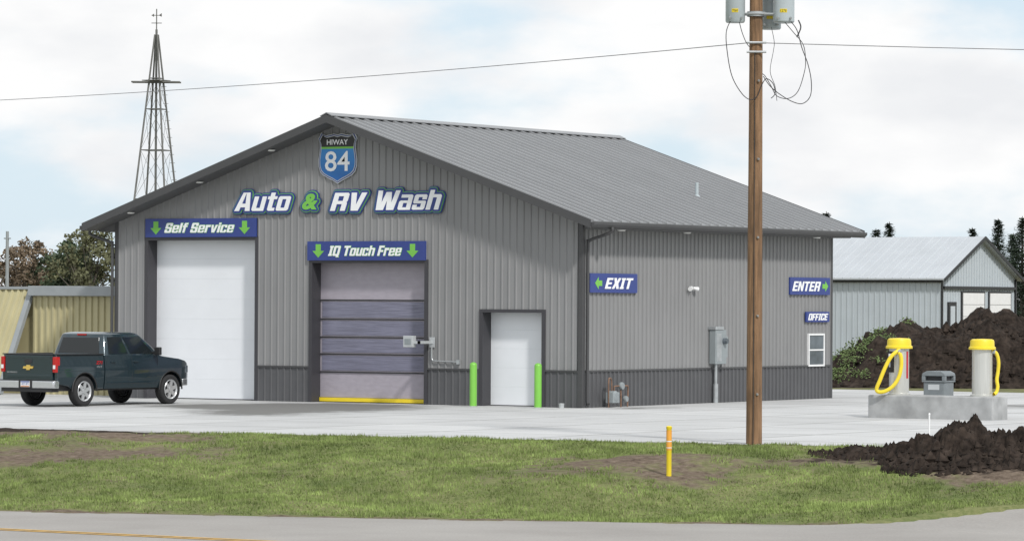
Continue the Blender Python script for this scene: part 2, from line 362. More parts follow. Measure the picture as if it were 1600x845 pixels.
pgrid('road',rows,lambda x,y:.25*math.exp(-((y-yr(x))/.8)**2)+.05,m_road)
rows=[]
kx=list(np.arange(0,14,.4))
rows.append([(xd(-30.5)+k,-30.5,-1.02) for k in kx])
for y in np.arange(-30.3,-15.8,.3):
    rows.append([(x,y,max(zslope(x,y),-1.0)+.012) for x in [xd(y)+k for k in kx]])
pgrid('driveway',rows,lambda x,y:.30*math.exp(-((x-xd(y))/.25)**2)+.05,m_road)
mb=MB()
for y in (-39.45,-39.72):
    mb.add([(-60,y-.055,-.992),(60,y-.055,-.992),(60,y+.055,-.992),(-60,y+.055,-.992)],[(0,1,2,3)])
o=mb.build('road_marking',m_yline); o['kind']='structure'
mg=M('grass_blades',(.195,.250,.082),.9,0,.45,2.5,var2=.38,scale2=.5,spec=.15)
n=240000
gx=np.random.uniform(-6,33,n); gu=np.random.rand(n)
vv=[]
for i in range(n):
    x=gx[i]; a=yp(x); b=min(yr(x),a-1); y=a-.05+(b-a+.1)*gu[i]
    if x>xd(y)-.05: continue
    d=dirt(x,y)+.8*noise.noise(Vector((x*2.2,y*2.2,1)))*.6
    if d>.30+random.random()*.22: continue
    if soil(x,y)>.35+random.random()*.3: continue
    z=zt(x,y)
    t=random.random()*6.283; h=random.uniform(.025,.075)*(1+.7*noise.noise(Vector((x*.7,y*.7,3)))); w=.011
    c,s=math.cos(t)*w,math.sin(t)*w; lx,ly=random.uniform(-.04,.04),random.uniform(-.04,.04)
    vv+= [(x-c,y-s,z-.01),(x+c,y+s,z-.01),(x+lx,y+ly,z+h)]
me=bpy.data.meshes.new('grass'); k=len(vv)//3
me.vertices.add(len(vv)); me.vertices.foreach_set('co',np.array(vv,dtype=np.float32).ravel())
me.loops.add(len(vv)); me.loops.foreach_set('vertex_index',np.arange(len(vv),dtype=np.int32))
me.polygons.add(k); me.polygons.foreach_set('loop_start',np.arange(0,len(vv),3,dtype=np.int32))
me.update(calc_edges=True); me.materials.append(mg)
og=bpy.data.objects.new('grass',me); COL.objects.link(og); og['kind']='stuff'; og['label']='short patchy green lawn on the ditch slope'

# ------------------------------------------------------------------ BUILDING
W=15.94; LL=14.86; XC=-W/2; AP=8.09; EV=5.08; EO=.685; FO=.73; BO=.83
SL=(AP-EV)/(W/2+EO)
def rz(x): return AP-SL*abs(x-XC)
def gz(x): return rz(x)-.13
B=thing('car_wash_building','gray ribbed steel car wash building with gabled metal roof','building',(XC,LL/2,0))
OP=[(-14.80,-10.86,4.66),(-8.96,-5.05,4.00),(-3.22,-1.21,2.63)]
WZ=.99
wall=MB(); wns=[]
segs=[]; x=-W
for a,b,t in OP: segs+=[(x,a,None),(a,b,t)]; x=b
segs.append((x,0,None))
for a,b,t in segs:
    zb=WZ if t is None else t
    top=[(b,gz(b))]+([(XC,gz(XC))] if a<XC<b else [])+[(a,gz(a))]
    wall.prism([(a,zb),(b,zb)]+top,'y',0,.14)
    if t is None:
        q=MB(); q.box(a,b,0,.14,0,WZ); wns.append((a,b,q))
def rib(mb,u,z0,z1,plane,n0=0.0,h=.03,w=.036,w2=.014):
    f=PL[plane]; P=[(u-w,n0-.001),(u-w2,n0+h),(u+w2,n0+h),(u+w,n0-.001)]
    vs=[f(p[0],z0,p[1]) for p in P]+[f(p[0],z1,p[1]) for p in P]
    mb.add(vs,[(0,1,5,4),(1,2,6,5),(2,3,7,6),(4,5,6,7),(3,2,1,0)])
x=-W+.115
while x<-.05:
    t=None
    for a,b,tt in OP:
        if a-.03<x<b+.03: t=tt
    rib(wall,x,(WZ+.03 if t is None else t+.03),gz(x),'front')
    if t is None:
        for a,b,q in wns:
            if a<x<b: rib(q,x,0,WZ,'front')
    x+=.2286
for a,b,q in wns: q.build('wainscot',m_wains,B)
wn=MB()
wall.box(-.14,0,.0,LL,WZ,5.2); wn.box(-.14,0,.14,LL,0,WZ)
y=.12
while y<LL-.03:
    rib(wall,y,WZ+.03,4.88,'side',h=.035,w=.032,w2=.018); rib(wn,y,0,WZ,'side',h=.035,w=.032,w2=.018); y+=.2286
wall.box(-W,-W+.14,.14,LL,0,5.2)
wall.prism([(-W+.14,0),(-.14,0),(-.14,gz(0)),(XC,gz(XC)),(-W+.14,gz(-W))],'y',LL-.14,LL)
y=.2
while y<LL: 
    wall.box(-W-.02,-W+.001,y-.02,y+.02,0,4.9); y+=.2286
o_wall=wall.build('wall',m_wall,B)
wn.build('wainscot',m_wains,B,label='darker gray steel wainscot along the side wall')
for a,b,t in segs:
    if t is None: MB().box(a+.02,b-.02,-.042,.0,WZ-.02,WZ+.03).build('wainscot_cap',m_trim,B)
MB().box(0,.042,.1,LL-.1,WZ-.02,WZ+.03).build('wainscot_cap',m_trim,B)
MB().box(-.10,.045,-.045,.10,0,5.16).build('corner_trim',m_trim,B,bevel=.006)
MB().box(-W-.03,-W+.10,-.045,.10,0,5.16).build('corner_trim',m_trim,B,bevel=.006)
MB().box(-.1,.045,LL-.1,LL+.03,0,4.9).build('corner_trim',m_trim,B,bevel=.006)
for a,b,t in OP:
    jb=MB()
    jb.box(a,a+.05,-.042,.46,0,t-.05); jb.box(b-.05,b,-.042,.46,0,t-.05); jb.box(a-.06,b+.06,-.044,.46,t-.05,t+.04)
    jb.box(a-.06,a-.001,-.043,-.001,0,t-.05); jb.box(b+.001,b+.06,-.043,-.001,0,t-.05)
    jb.build('door_jamb',m_jamb,B)
def sect_door(a,b,t,n,label,name='garage_door'):
    mb=MB(); h=t/n
    for i in range(n):
        mb.box(a+.051,b-.051,.40,.44,i*h+.0016,(i+1)*h-.0016)
    d=mb.build(name,m_white,B,bevel=.003,seg=1,label=label)
    m2=MB(); m2.box(a+.051,b-.051,.405,.45,0,t-.05); m2.build('door_seam',m_seam,d)
    m3=MB(); m3.box(a+.052,b-.052,.392,.40,0.0,.006+.02); m3.build('bottom_seal',m_dark,d)
    return d
sect_door(*OP[0],8,'tall white sectional overhead door, closed')
sect_door(*OP[2],5,'small white sectional overhead door, closed')
a,b,t=OP[1]
vd=MB().box(a+.051,b-.051,.40,.42,0.14,t-.05).build('vinyl_rollup_door',m_vinyl,B,label='lilac gray vinyl roll-up door with clear window bands')
edges=[2.90,2.36,1.85,1.37,.86]
for i in range(4): MB().box(a+.12,b-.12,.385,.399,edges[i+1]+.05,edges[i]-.05).build('clear_window_band',m_vclear,vd)
for e in edges: MB().box(a+.06,b-.06,.37,.399,e-.018,e+.018).build('door_batten',m_dark,vd)
mb=MB(); mb.box(a+.055,b-.055,.34,.43,.02,.13); mb.build('bottom_bar',m_yel,vd,bevel=.01)

# roof
rf=MB(); y0,y1=-FO,LL+BO; e=W/2+EO
for sgn in (1,-1):
    rf.cur=0
    rf.prism([(XC,AP),(XC+sgn*e,EV),(XC+sgn*e,EV-.05),(XC,AP-.06)],'y',y0,y1)
    rf.cur=1
    y=y0+.15
    while y<y1-.02:
        hw,ht=.042,.05
        A=[(XC+sgn*.05,AP-SL*.05),(XC+sgn*(e+.01),EV)]
        vs=[]
        for (px2,pz) in A: vs+=[(px2,y-hw,pz-.001),(px2,y-.030,pz+ht),(px2,y+.030,pz+ht),(px2,y+hw,pz-.001)]
        rf.add(vs,[(0,1,5,4),(1,2,6,5),(2,3,7,6),(4,5,6,7),(3,2,1,0)])
        y+=.5
roof=rf.build('roof',[m_roof,m_rib],B)
mb=MB(); mb.prism([(XC-.22,AP-.22*SL+.07),(XC,AP+.09),(XC+.22,AP-.22*SL+.07),(XC+.2,AP-.2*SL+.045),(XC,AP+.065),(XC-.2,AP-.2*SL+.045)],'y',y0-.02,y1+.02)
mb.build('ridge_cap',m_rib,roof)
for ya,yb in ((y0-.03,y0+.0),(y1,y1+.03)):
    mb=MB(); mb.prism([(XC,AP+.03),(XC+e+.02,EV+.03),(XC+e+.02,EV-.20),(XC,AP-.20),(XC-e-.02,EV-.20),(XC-e-.02,EV+.03)],'y',ya,yb)
    mb.build('fascia',m_trim,roof)
for ya,yb in ((y0,-.0),(LL,y1)):
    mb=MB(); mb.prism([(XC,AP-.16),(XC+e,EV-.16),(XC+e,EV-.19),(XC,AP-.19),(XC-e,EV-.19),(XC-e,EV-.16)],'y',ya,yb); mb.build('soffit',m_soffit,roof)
for sgn in (1,-1):
    xw=0 if sgn>0 else -W
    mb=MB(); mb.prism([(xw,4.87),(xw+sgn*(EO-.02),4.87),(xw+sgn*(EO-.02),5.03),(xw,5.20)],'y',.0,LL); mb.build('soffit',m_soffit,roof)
for sgn,xe in ((1,EO),(-1,-W-EO)):
    x0_,x1_=(xe-.01,xe+.12) if sgn>0 else (xe-.12,xe+.01)
    mb=MB(); mb.prism([(x0_,EV-.05),(x1_,EV-.03),(x1_,EV-.10),((x0_+x1_)/2,EV-.17),(x0_,EV-.17)],'y',y0,y1); mb.build('gutter',m_trim,roof)
MB().tube([(.72,.35,4.93),(.72,.35,4.80),(.45,.28,4.68),(.12,.18,4.55),(.085,.17,4.35),(.085,.17,2),(.085,.17,.25),(.12,.15,.12)],.045,8).build('downspout',m_trim,B,smooth=True)
MB().tube([(-16.68,-.3,4.93),(-16.68,-.3,4.80),(-16.4,-.22,4.68),(-16.06,-.12,4.55),(-16.02,-.09,4.35),(-16.02,-.09,2),(-16.02,-.09,.25)],.045,8).build('downspout',m_trim,B,smooth=True)
mv=MB(); mv.cyl((-2,10,5.9),(-2,10,6.45),.055,n=12); mv.cyl((-2,10,6.0),(-2,10,6.08),.12,.07,n=12); mv.build('vent_pipe',m_can,roof,smooth='auto')
m_lens=M('light_lens',(.75,.75,.72),.3)
for x in (-15.10,-12.62,-10.09,-5.9,-3.3):
    s=MB(); z=rz(x)-.195; s.lathe([(0.0,-.03),(.09,-.03),(.12,0),(.12,.01)],(x,-.42,z),n=16); s.build('soffit_light',m_lens,B,smooth='auto')
for y in (1.5,5.2,9.2,13.2):
    s=MB(); s.lathe([(0.0,-.03),(.09,-.03),(.12,0),(.12,.01)],(.36,y,4.865),n=16); s.build('soffit_light',m_lens,B,smooth='auto')
mb=MB(); u0,u1,v0,v1=13.28,14.33,.98,1.97; t_=.055
for q in ((u0,u1,v0,v0+t_),(u0,u1,v1-t_,v1),(u0,u0+t_,v0+t_,v1-t_),(u1-t_,u1,v0+t_,v1-t_),(u0+t_,u1-t_,(v0+v1)/2-.022,(v0+v1)/2+.022)):
    mb.box(.0,.07,q[0],q[1],q[2],q[3])
win=mb.build('window',m_wpaint,B,bevel=.006,label='white framed double-hung office window')
mb=MB(); mb.box(.0,.045,u0+t_,u1-t_,v0+t_,v1-t_); mb.build('window_glass',m_wglass,win)
mb=MB(); mb.box(.02,.08,5.94,6.04,3.25,3.35); 
for s_ in (-1,1):
    c=Vector((.10,5.99+s_*.05,3.30)); d=Vector((.05,s_*.17,-.03)); mb.cyl(c,c+d,.035,.065,14)
mb.build('flood_light',m_wpaint,B,smooth='auto')

# signs ---------------------------------------------------------------
GA='blue wall signs with white lettering'
def panel_sign(name,label,plane,u0,u1,v0,v1,words,arrows,cat='sign'):
    c=PL[plane]((u0+u1)/2,v0,.02); E=thing(name,label,cat,c,group=GA)
    mb=MB(); pbox(mb,plane,u0,u1,v0,v1,.036,.085); mb.build('sign_panel',m_navy,E)
    for (cu,cv,w,h,d) in arrows:
        mb=MB(); arrow(mb,plane,cu,cv,w,h,.085,.091,d); mb.build('arrow',m_lime,E)
    for (txt,a,b,za,zb) in words:
        lettering('letter_outline',txt,plane,a,b,za,zb,.0855,.002,m_lime if plane=='front' else m_navy,E,outline=.010,dirs=8,block=True,shear=.3)
        lettering('lettering',txt,plane,a,b,za,zb,.093,.004,m_swhite,E,block=True,shear=.3)
    return E
panel_sign('door_sign','blue Self Service sign with green down arrows above tall door','front',-14.82,-10.84,4.70,5.24,
  [('Self Service',-14.12,-11.60,4.83,5.11)],[(-14.43,4.97,.40,.38,'down'),(-11.25,4.97,.40,.38,'down')])
panel_sign('door_sign','blue IQ Touch Free sign with green down arrows above wash door','front',-9.05,-5.04,4.02,4.56,
  [('IQ Touch Free',-8.33,-5.82,4.15,4.43)],[(-8.67,4.29,.40,.38,'down'),(-5.47,4.29,.40,.38,'down')])
panel_sign('exit_sign','blue EXIT sign with green arrow on gray side wall','side',.29,2.87,3.14,3.67,
  [('EXIT',1.06,2.64,3.25,3.55)],[(.74,3.40,.38,.34,'left')])
panel_sign('entrance_sign','blue ENTER sign with green arrow on side wall','side',12.02,14.62,3.14,3.66,
  [('ENTER',12.13,14.00,3.25,3.54)],[(14.30,3.40,.38,.32,'right')])
panel_sign('office_sign','small blue OFFICE sign above office window','side',13.07,14.59,2.32,2.63,
  [('OFFICE',13.17,14.49,2.375,2.575)],[])
for w,a,b,za,zb in (('Auto',-11.60,-9.60,5.44,5.97),('&',-9.22,-8.68,5.46,5.92),('RV',-8.26,-6.98,5.42,5.93),('Wash',-6.70,-4.48,5.43,5.98)):
    E=thing('letter_sign','outlined italic %s lettering mounted on gray gable wall'%('ampersand' if w=='&' else w),'sign',((a+b)/2,-.02,za),group='raised lettering on the gable wall')
    bl=w!='&'
    lettering('outer_border',w,'front',a,b,za,zb,.036,.03,m_navy,E,outline=.108,bold=.02,dirs=20,block=bl,shear=.28)
    lettering('lime_border',w,'front',a,b,za,zb,.076,.01,m_lime,E,outline=.078,bold=.02,dirs=20,block=bl,shear=.28)
    if w=='&':
        lettering('inner_border',w,'front',a,b,za,zb,.095,.006,m_navy,E,outline=.056,bold=.02,dirs=16)
        lettering('lettering',w,'front',a,b,za,zb,.109,.01,m_lime,E,bold=.04)
    else:
        lettering('inner_border',w,'front',a,b,za,zb,.095,.006,m_navy,E,outline=.063,dirs=16,block=True,shear=.28)
        lettering('lettering',w,'front',a,b,za,zb,.109,.01,m_swhite,E,block=True,shear=.28)
half=[(0,.95),(.10,.975),(.20,.955),(.30,.94),(.38,.965),(.42,1.0),(.50,.885),(.465,.80),(.455,.70),(.475,.58),(.495,.46),(.49,.34),(.45,.235),(.37,.165),(.25,.11),(.12,.06),(0,0)]
def shield(sc):
    R_=[(x*sc,(z-.5)*sc+.5) for x,z in half]; return R_+[(-x,z) for x,z in R_[-2:0:-1]]
cx_,z0_,w_,h_=-8.04,6.19,1.34,1.46
E=thing('shield_sign','blue and black highway shield logo sign on gable','sign',(cx_,-.02,z0_))
m_blue=bpy.data.materials.new('shield_blue'); m_blue.use_nodes=True
nt=m_blue.node_tree; tcn=nt.nodes.new('ShaderNodeTexCoord'); sx=nt.nodes.new('ShaderNodeSeparateXYZ'); rp=nt.nodes.new('ShaderNodeValToRGB')
mr=nt.nodes.new('ShaderNodeMapRange'); mr.inputs['From Min'].default_value=.1; mr.inputs['From Max'].default_value=1.0
rp.color_ramp.elements[0].color=(.015,.11,.36,1); rp.color_ramp.elements[1].color=(.035,.23,.56,1)
nt.links.new(tcn.outputs['Object'],sx.inputs[0]); nt.links.new(sx.outputs['Z'],mr.inputs['Value']); nt.links.new(mr.outputs[0],rp.inputs[0]); nt.links.new(rp.outputs[0],nt.nodes['Principled BSDF'].inputs['Base Color'])
def clip(poly,lo,hi):
    def cl(P,f):
        out=[]
        for i in range(len(P)):
            a,b=P[i],P[(i+1)%len(P)]; fa,fb=f(a),f(b)
            if fa>=0: out.append(a)
            if fa*fb<0: t=fa/(fa-fb); out.append((a[0]+(b[0]-a[0])*t,a[1]+(b[1]-a[1])*t))
        return out
    P=cl(poly,lambda p:p[1]-lo); return cl(P,lambda p:hi-p[1])
def shp(nm,sc,lo,hi,n0,n1,mat):
    mb=MB(); P=[(cx_+x*w_,z0_+z*h_) for x,z in clip(shield(sc),lo,hi)]; mb.prism(P,'y',-n0,-n1); return mb.build(nm,mat,E)
shp('shield_back',1.0,-1,2,.036,.06,m_silver); shp('shield_border',.965,-1,2,.06,.066,m_navy); shp('shield_line',.925,-1,2,.066,.071,m_silver)
shp('shield_field',.89,-1,.675,.071,.077,m_blue); shp('shield_header',.89,.715,2,.071,.077,m_black); shp('shield_stripe',.89,.675,.715,.071,.079,m_lime)
lettering('lettering','HIWAY','front',cx_-.36,cx_+.36,z0_+.755*h_,z0_+.755*h_+.15,.077,.006,m_swhite,E,shear=0,bold=.01)
lettering('number','84','front',cx_-.42,cx_+.42,z0_+.24*h_,z0_+.24*h_+.57,.077,.006,m_swhite,E,shear=0,bold=.008)

# control arm -------------------------------------------------------
E=thing('control_box','gray control box on a bracket arm beside wash door','control box',(-4.9,-.03,1.7))
mb=MB(); mb.box(-5.30,-4.98,-.80,-.62,1.60,1.92); mb.build('control_housing',m_silver,E,bevel=.012)
mb=MB(); mb.box(-5.24,-5.04,-.812,-.80,1.68,1.84); mb.build('control_face',m_gray,E)
mb=MB(); mb.box(-4.98,-4.80,-.74,-.68,1.70,1.78); mb.box(-4.86,-4.80,-.74,-.03,1.70,1.78); mb.box(-4.92,-4.74,-.045,-.032,1.60,1.88); mb.build('bracket_arm',m_silver,E)
mb=MB(); mb.tube([(-4.83,-.06,1.6),(-4.83,-.06,1.35),(-4.80,-.06,1.25),(-4.7,-.06,1.22),(-3.95,-.06,1.20)],.02,8); mb.box(-4.0,-3.9,-.09,-.035,1.14,1.26); mb.build('conduit',m_steel,E,smooth='auto')
for x,y in ((-2.93,-.88),(-.90,-.80)):
    E=thing('bollard','bright lime green steel bollard beside small overhead door','bollard',(x,y,0),group='green bollards guarding the small door')
    mb=MB(); mb.lathe([(.10,0),(.10,1.13),(.095,1.17),(.07,1.20),(.03,1.215),(0,1.22)],(x,y,0),n=24); mb.build('post_sleeve',m_green,E,smooth='auto')
    mb=MB(); mb.lathe([(.125,0),(.125,.012),(.10,.02)],(x,y,0),n=24); mb.build('base_ring',m_conc,E)
mb=MB(); mb.lathe([(.07,0),(.075,.10),(.08,.11),(.08,.125),(.065,.125),(.06,.11),(0,.11)],(-.42,-.35,0),n=20); tag(mb.build('pipe_stub',m_silver,None,loc=(-.42,-.35,0),smooth='auto'),'short white plastic pipe stub beside building corner','pipe')

E=thing('electrical_cabinet','gray electrical cabinet with conduit on side wall','electrical box',(.05,7.6,0))
mb=MB(); mb.box(.03,.24,7.13,7.78,1.12,2.10); mb.build('cabinet_body',m_gray,E,bevel=.012)
mb=MB(); mb.box(.0,.26,7.10,7.60,2.105,2.20); mb.build('cabinet_hood',m_steel,E,bevel=.01)
mb=MB(); mb.box(.241,.246,7.20,7.48,1.2,2.0); mb.build('cabinet_cover',m_steel,E)
mb=MB(); mb.cyl((.24,7.62,1.78),(.32,7.62,1.78),.09,n=20); mb.cyl((.32,7.62,1.78),(.37,7.62,1.78),.07,n=20); mb.build('meter_dial',m_wglass,E,smooth='auto')
mb=MB(); mb.box(.03,.18,7.79,7.98,1.30,1.92); mb.build('meter_socket',m_gray,E,bevel=.01)
mb=MB(); mb.cyl((.14,7.32,.0),(.14,7.32,1.12),.05,n=14); mb.cyl((.14,7.32,.0),(.14,7.32,.55),.075,n=14); mb.build('conduit',m_steel,E,smooth='auto')
E=thing('gas_meter','gray gas meter with rusty pipes beside wall corner','gas meter',(.35,1.5,0))
mb=MB(); mb.box(.20,.45,.95,1.30,.12,.42); mb.lathe([(0,-.13),(.12,-.13),(.16,-.1),(.16,.1),(.12,.13),(0,.13)],(.33,1.12,.30),axis='x',n=18); mb.build('meter_body',m_gray,E,bevel=.02)
mb=MB(); mb.tube([(.3,.95,.0),(.3,.95,.3),(.3,.95,.74),(.3,1.02,.8),(.3,1.1,.74),(.3,1.12,.42)],.022,8)
mb.tube([(.3,1.25,.42),(.3,1.25,.56),(.3,1.4,.58),(.3,1.9,.58),(.3,2.0,.55),(.3,2.0,.3),(.3,1.98,0)],.022,8)
mb.tube([(.3,1.6,.58),(.3,1.62,.3),(.3,1.62,0)],.022,8); mb.build('gas_pipe',m_copper,E,smooth=True)
for q,rr_ in (((.32,1.62,.58),.11),((.32,1.85,.22),.09)):
    mb=MB(); mb.lathe([(0,-.05),(rr_*.85,-.05),(rr_,-.01),(rr_,.01),(rr_*.85,.05),(0,.05)],q,axis='x',n=18); mb.build('pressure_regulator',m_gray,E,smooth='auto')

# ------------------------------------------------------------------ UTILITY POLE
PX,PY=16.34,-20.55
E=thing('utility_pole','brown wooden utility pole with three gray transformers','utility pole',(PX,PY,0))
mb=MB(); n=20; rings=[]
for k in range(25):
    z=-.4+k*.5; r=.165-.0035*z+.004*noise.noise(Vector((0,0,z)))
    rings.append((r,z))
rings.append((0,rings[-1][1])); mb.lathe(rings,(PX,PY,0),n=n); mb.build('pole_shaft',m_wood,E,smooth=True)
lat=Vector((.8499,.5269,0)); dep=Vector((-.5269,.8499,0))
def pp(l,d,z): return tuple(Vector((PX,PY,z))+lat*l+dep*d)
def can(l,d,zb,r,h,num):
    c=pp(l,d,zb); mb=MB(); mb.lathe([(0,0),(r*.9,0),(r,.03),(r,h),(r*1.05,h+.01),(r*1.05,h+.05),(r*.8,h+.12),(0,h+.15)],c,n=28)
    cn=mb.build('transformer',m_can,E,smooth='auto')
    m2=MB(); m2.cyl(Vector(c)+Vector((0,0,h+.1)),Vector(c)+Vector((0,0,h+.4)),.05,.03,12); m2.build('bushing',m_wpaint,cn,smooth='auto')
    m3=MB(); pts=[]
    for j in range(7):
        t=-math.pi/2+(-.42+.11*j); q=lat*math.cos(t)*(r+.004)+dep*math.sin(t)*(r+.004)
        pts.append((Vector(c)+q+Vector((0,0,.20)),Vector(c)+q+Vector((0,0,.275))))
    vs=[tuple(p) for a_ in pts for p in a_]; m3.add(vs,[(2*j,2*j+1,2*j+3,2*j+2) for j in range(6)]); m3.build('number_tag',m_yel,cn)
    if num:
        V,F=textgeo(num,0,.0); a=V.min(0); b=V.max(0); m5=MB(); vs=[]
        for p in V:
            u=(p[0]-a[0])/(b[0]-a[0]); v=(p[1]-a[1])/(b[1]-a[1]); t=-math.pi/2+(-.36+.54*u); rr_=r+.006+.001*p[2]
            vs.append(tuple(Vector(c)+lat*math.cos(t)*rr_+dep*math.sin(t)*rr_+Vector((0,0,.212+.05*v))))
        m5.add(vs,F); m5.build('tag_number',m_black,cn,fixn=False)
    for s_ in (-1,1):
        m4=MB(); m4.cyl(Vector(c)+lat*s_*r*.6-dep*r*.8+Vector((0,0,.10)),Vector(c)+lat*s_*r*.6-dep*r*1.15+Vector((0,0,.08)),.022,.022,8)
        m4.build('terminal',m_steel,cn)
    return cn
can(-.43,-.05,8.60,.20,.85,'7068'); can(.56,-.05,8.60,.22,.9,'1278'); can(.32,.42,8.5,.22,.9,None)
mb=MB()
for z in (8.78,9.25):
    mb.tube([pp(-.40,-.02,z),pp(0,-.19,z),pp(.55,-.02,z)],.022,6)
    mb.tube([pp(-.40,.06,z),pp(0,.19,z),pp(.55,.06,z)],.022,6)
mb.lathe([(.17,-.05),(.19,-.05),(.19,.05),(.17,.05)],(PX,PY,8.78),n=20)
mb.build('mounting_bracket',m_steel,E,smooth='auto')
def S(l,z,d=-.2): return pp(l,d,z)
for pts,rr_ in (([S(-.52,8.66),S(-.62,8.4),S(-.60,8.0),S(-.50,7.5),S(-.30,7.15),S(-.12,7.02),S(.02,7.1),S(.10,7.3),S(.20,7.45),S(.34,7.35),S(.38,7.15),S(.30,7.05)],.009),
 ([S(.66,8.66),S(.82,8.45),S(.92,8.1),S(1.05,7.75),S(1.12,7.4),S(1.10,7.1),S(.95,6.95),S(.75,6.98),S(.5,7.12),S(.28,7.3),S(.14,7.5)],.009),
 ([S(.56,8.62),S(.75,8.4),S(.95,8.15),S(1.00,7.85),S(.98,7.6),S(.85,7.2),S(.65,7.05),S(.42,7.1),S(.3,7.3),S(.18,7.5),S(.12,7.55)],.008),
 ([S(-.36,8.62),S(-.30,8.4),S(-.22,8.2),S(-.15,8.1)],.008),
 ([S(.30,8.5),S(.36,8.2),S(.34,8.0),S(.28,7.6),S(.38,7.3),S(.42,7.0)],.006),
 ([S(.85,8.65),S(.90,8.5),S(.82,8.3)],.014)):
    MB().tube(pts,rr_,6).build('drop_cable',m_wire,E,smooth=True)
for z in (8.19,8.0): MB().cyl(pp(-.2,-.16,z),pp(.2,-.16,z),.025,n=8).build('insulator',m_steel,E)
for i in range(5): MB().cyl(pp(.05,-.165,1.0+i*1.6),pp(.05,-.175,1.03+i*1.6),.025,n=8).build('pole_tag',m_steel,E)
mb=MB(); mb.tube([pp(-.03,-.172,0),pp(-.03,-.168,3),pp(-.03,-.155,6),pp(-.03,-.15,8)],.008,6); mb.build('ground_wire',m_wire,E)
def span(p0,p1,sag):
    mb=MB(); pts=[]
    for i in range(13):
        t=i/12; q=Vector(p0).lerp(Vector(p1),t); q.z-=sag*4*t*(1-t); pts.append(tuple(q))
    mb.tube(pts,.0085,6,3); mb.build('span_wire',m_span,E,smooth=True)
span(pp(-.16,-.05,8.19),(-36.2,3.6,9.05),.28)
span(pp(.16,-.05,8.19),(55,-9,7.9),.35)

mx_,my_=17.48,-26.1; mz_=zt(mx_,my_)-.01
E=thing('marker_post','yellow pipeline marker post standing in bare grass patch','marker post',(mx_,my_,mz_))
mb=MB(); mb.lathe([(.05,-.05),(.05,.90),(.056,.91),(.056,.95),(.03,.965),(0,.965)],(mx_,my_,mz_),n=20); mb.build('post',m_yel,E,smooth='auto')
m_or=M('orange_label',(.78,.36,.05),.5)
mb=MB(); mb.lathe([(.053,.50),(.053,.88)],(mx_,my_,mz_),n=20); mb.build('warning_label',m_or,E,smooth=True)
for a_,b_ in ((.66,.68),(.54,.555)):
    mb=MB(); mb.lathe([(.0545,a_),(.0545,b_)],(mx_,my_,mz_),n=20); mb.build('label_stripe',m_wpaint,E,smooth=True)
mb=MB(); mb.cyl((19.5,-18.9,-.2),(19.5,-18.9,.62),.018,n=10); mb.cyl((19.5,-18.9,.62),(19.5,-18.9,.66),.024,.016,n=10)
tag(mb.build('stake',m_wpaint,None,loc=(19.5,-18.9,0)),'thin white stake standing beside dark dirt pile','stake')

# ------------------------------------------------------------------ VACUUM ISLAND
tag(MB().box(9.95,13.40,-2.55,-1.65,-.1,.58).build('concrete_island',m_conc,None,loc=(11.75,-2.1,0),bevel=.03),'raised gray concrete island carrying two vacuums','concrete island')
m_ss=M('brushed_steel',(.56,.56,.53),.35,.45,.08,3,stretch=(8,8,.5))
m_red=M('red_label',(.45,.02,.03),.4)
def vac(cx,cy,side):
    E=thing('car_vacuum','stainless vacuum station with yellow lid and yellow hose','vacuum station',(cx,cy,.58),group='vacuum stations on the concrete island')
    mb=MB(); mb.lathe([(.29,.58),(.29,.62),(.252,.64),(.252,1.78)],(cx,cy,0),n=32); mb.build('vacuum_body',m_ss,E,smooth='auto')
    mb=MB(); mb.lathe([(.26,1.75),(.335,1.75),(.34,1.77),(.335,1.81),(.305,1.83),(.30,1.95),(.285,1.99),(.24,2.01),(0,2.02)],(cx,cy,0),n=32); mb.build('lid',m_yel,E,smooth='auto')
    def P(l,d,z): return tuple(Vector((cx,cy,z))+lat*l+dep*d)
    if side<0:
        mb=MB(); mb.box(cx-.20,cx-.02,cy-.27,cy-.17,1.15,1.68); mb.build('coin_panel',m_black,E,bevel=.01)
        mb=MB(); mb.box(cx-.16,cx-.06,cy-.276,cy-.27,1.50,1.62); mb.build('panel_label',m_wpaint,E)
        mb=MB(); mb.box(cx-.15,cx-.11,cy-.276,cy-.27,1.28,1.42); mb.build('coin_slot',m_steel,E)
        mb=MB(); pts=[]
        for j in range(5):
            t=-math.pi/2+.70+.08*j; q=lat*math.cos(t)*.256+dep*math.sin(t)*.256
            pts+=[tuple(Vector((cx,cy,1.0))+q),tuple(Vector((cx,cy,1.68))+q)]
        mb.add(pts,[(2*j,2*j+1,2*j+3,2*j+2) for j in range(4)]); mb.build('side_label',m_red,E)
        hp=[P(-.02,-.30,1.72),P(-.12,-.36,1.66),P(-.26,-.38,1.52),P(-.40,-.38,1.25),P(-.52,-.37,.95),P(-.60,-.35,.74),P(-.55,-.36,.66),P(-.38,-.38,.68),P(-.18,-.39,.82),P(-.04,-.39,1.05),P(.02,-.38,1.35),P(.0,-.38,1.58),P(-.06,-.38,1.66)]
        hz=(-.02,-.34,1.68); hr=.05
    else:
        hp=[P(.22,-.10,1.72),P(.34,-.08,1.66),P(.40,-.06,1.45),P(.39,-.04,1.2),P(.36,-.06,1.0),P(.38,-.08,.82),P(.34,-.1,.68),P(.27,-.16,.64)]
        hz=(.27,-.08,1.70); hr=.045
    MB().tube(hp,hr,12,8).build('hose',m_yel,E,smooth=True)
    mb=MB(); mb.cyl(P(hz[0]-.04,hz[1],hz[2]),P(hz[0]+.04,hz[1]-.05,hz[2]),.05,n=10); mb.build('hose_hook',m_steel,E)
vac(10.60,-2.1,-1); vac(12.90,-2.1,1)
E=thing('trash_can','gray lidded trash can standing behind concrete island','trash can',(9.95,1.58,0),rot=0)
m_tc=M('can_gray',(.17,.19,.20),.6,0,.08,6)
c=(9.95,1.58)
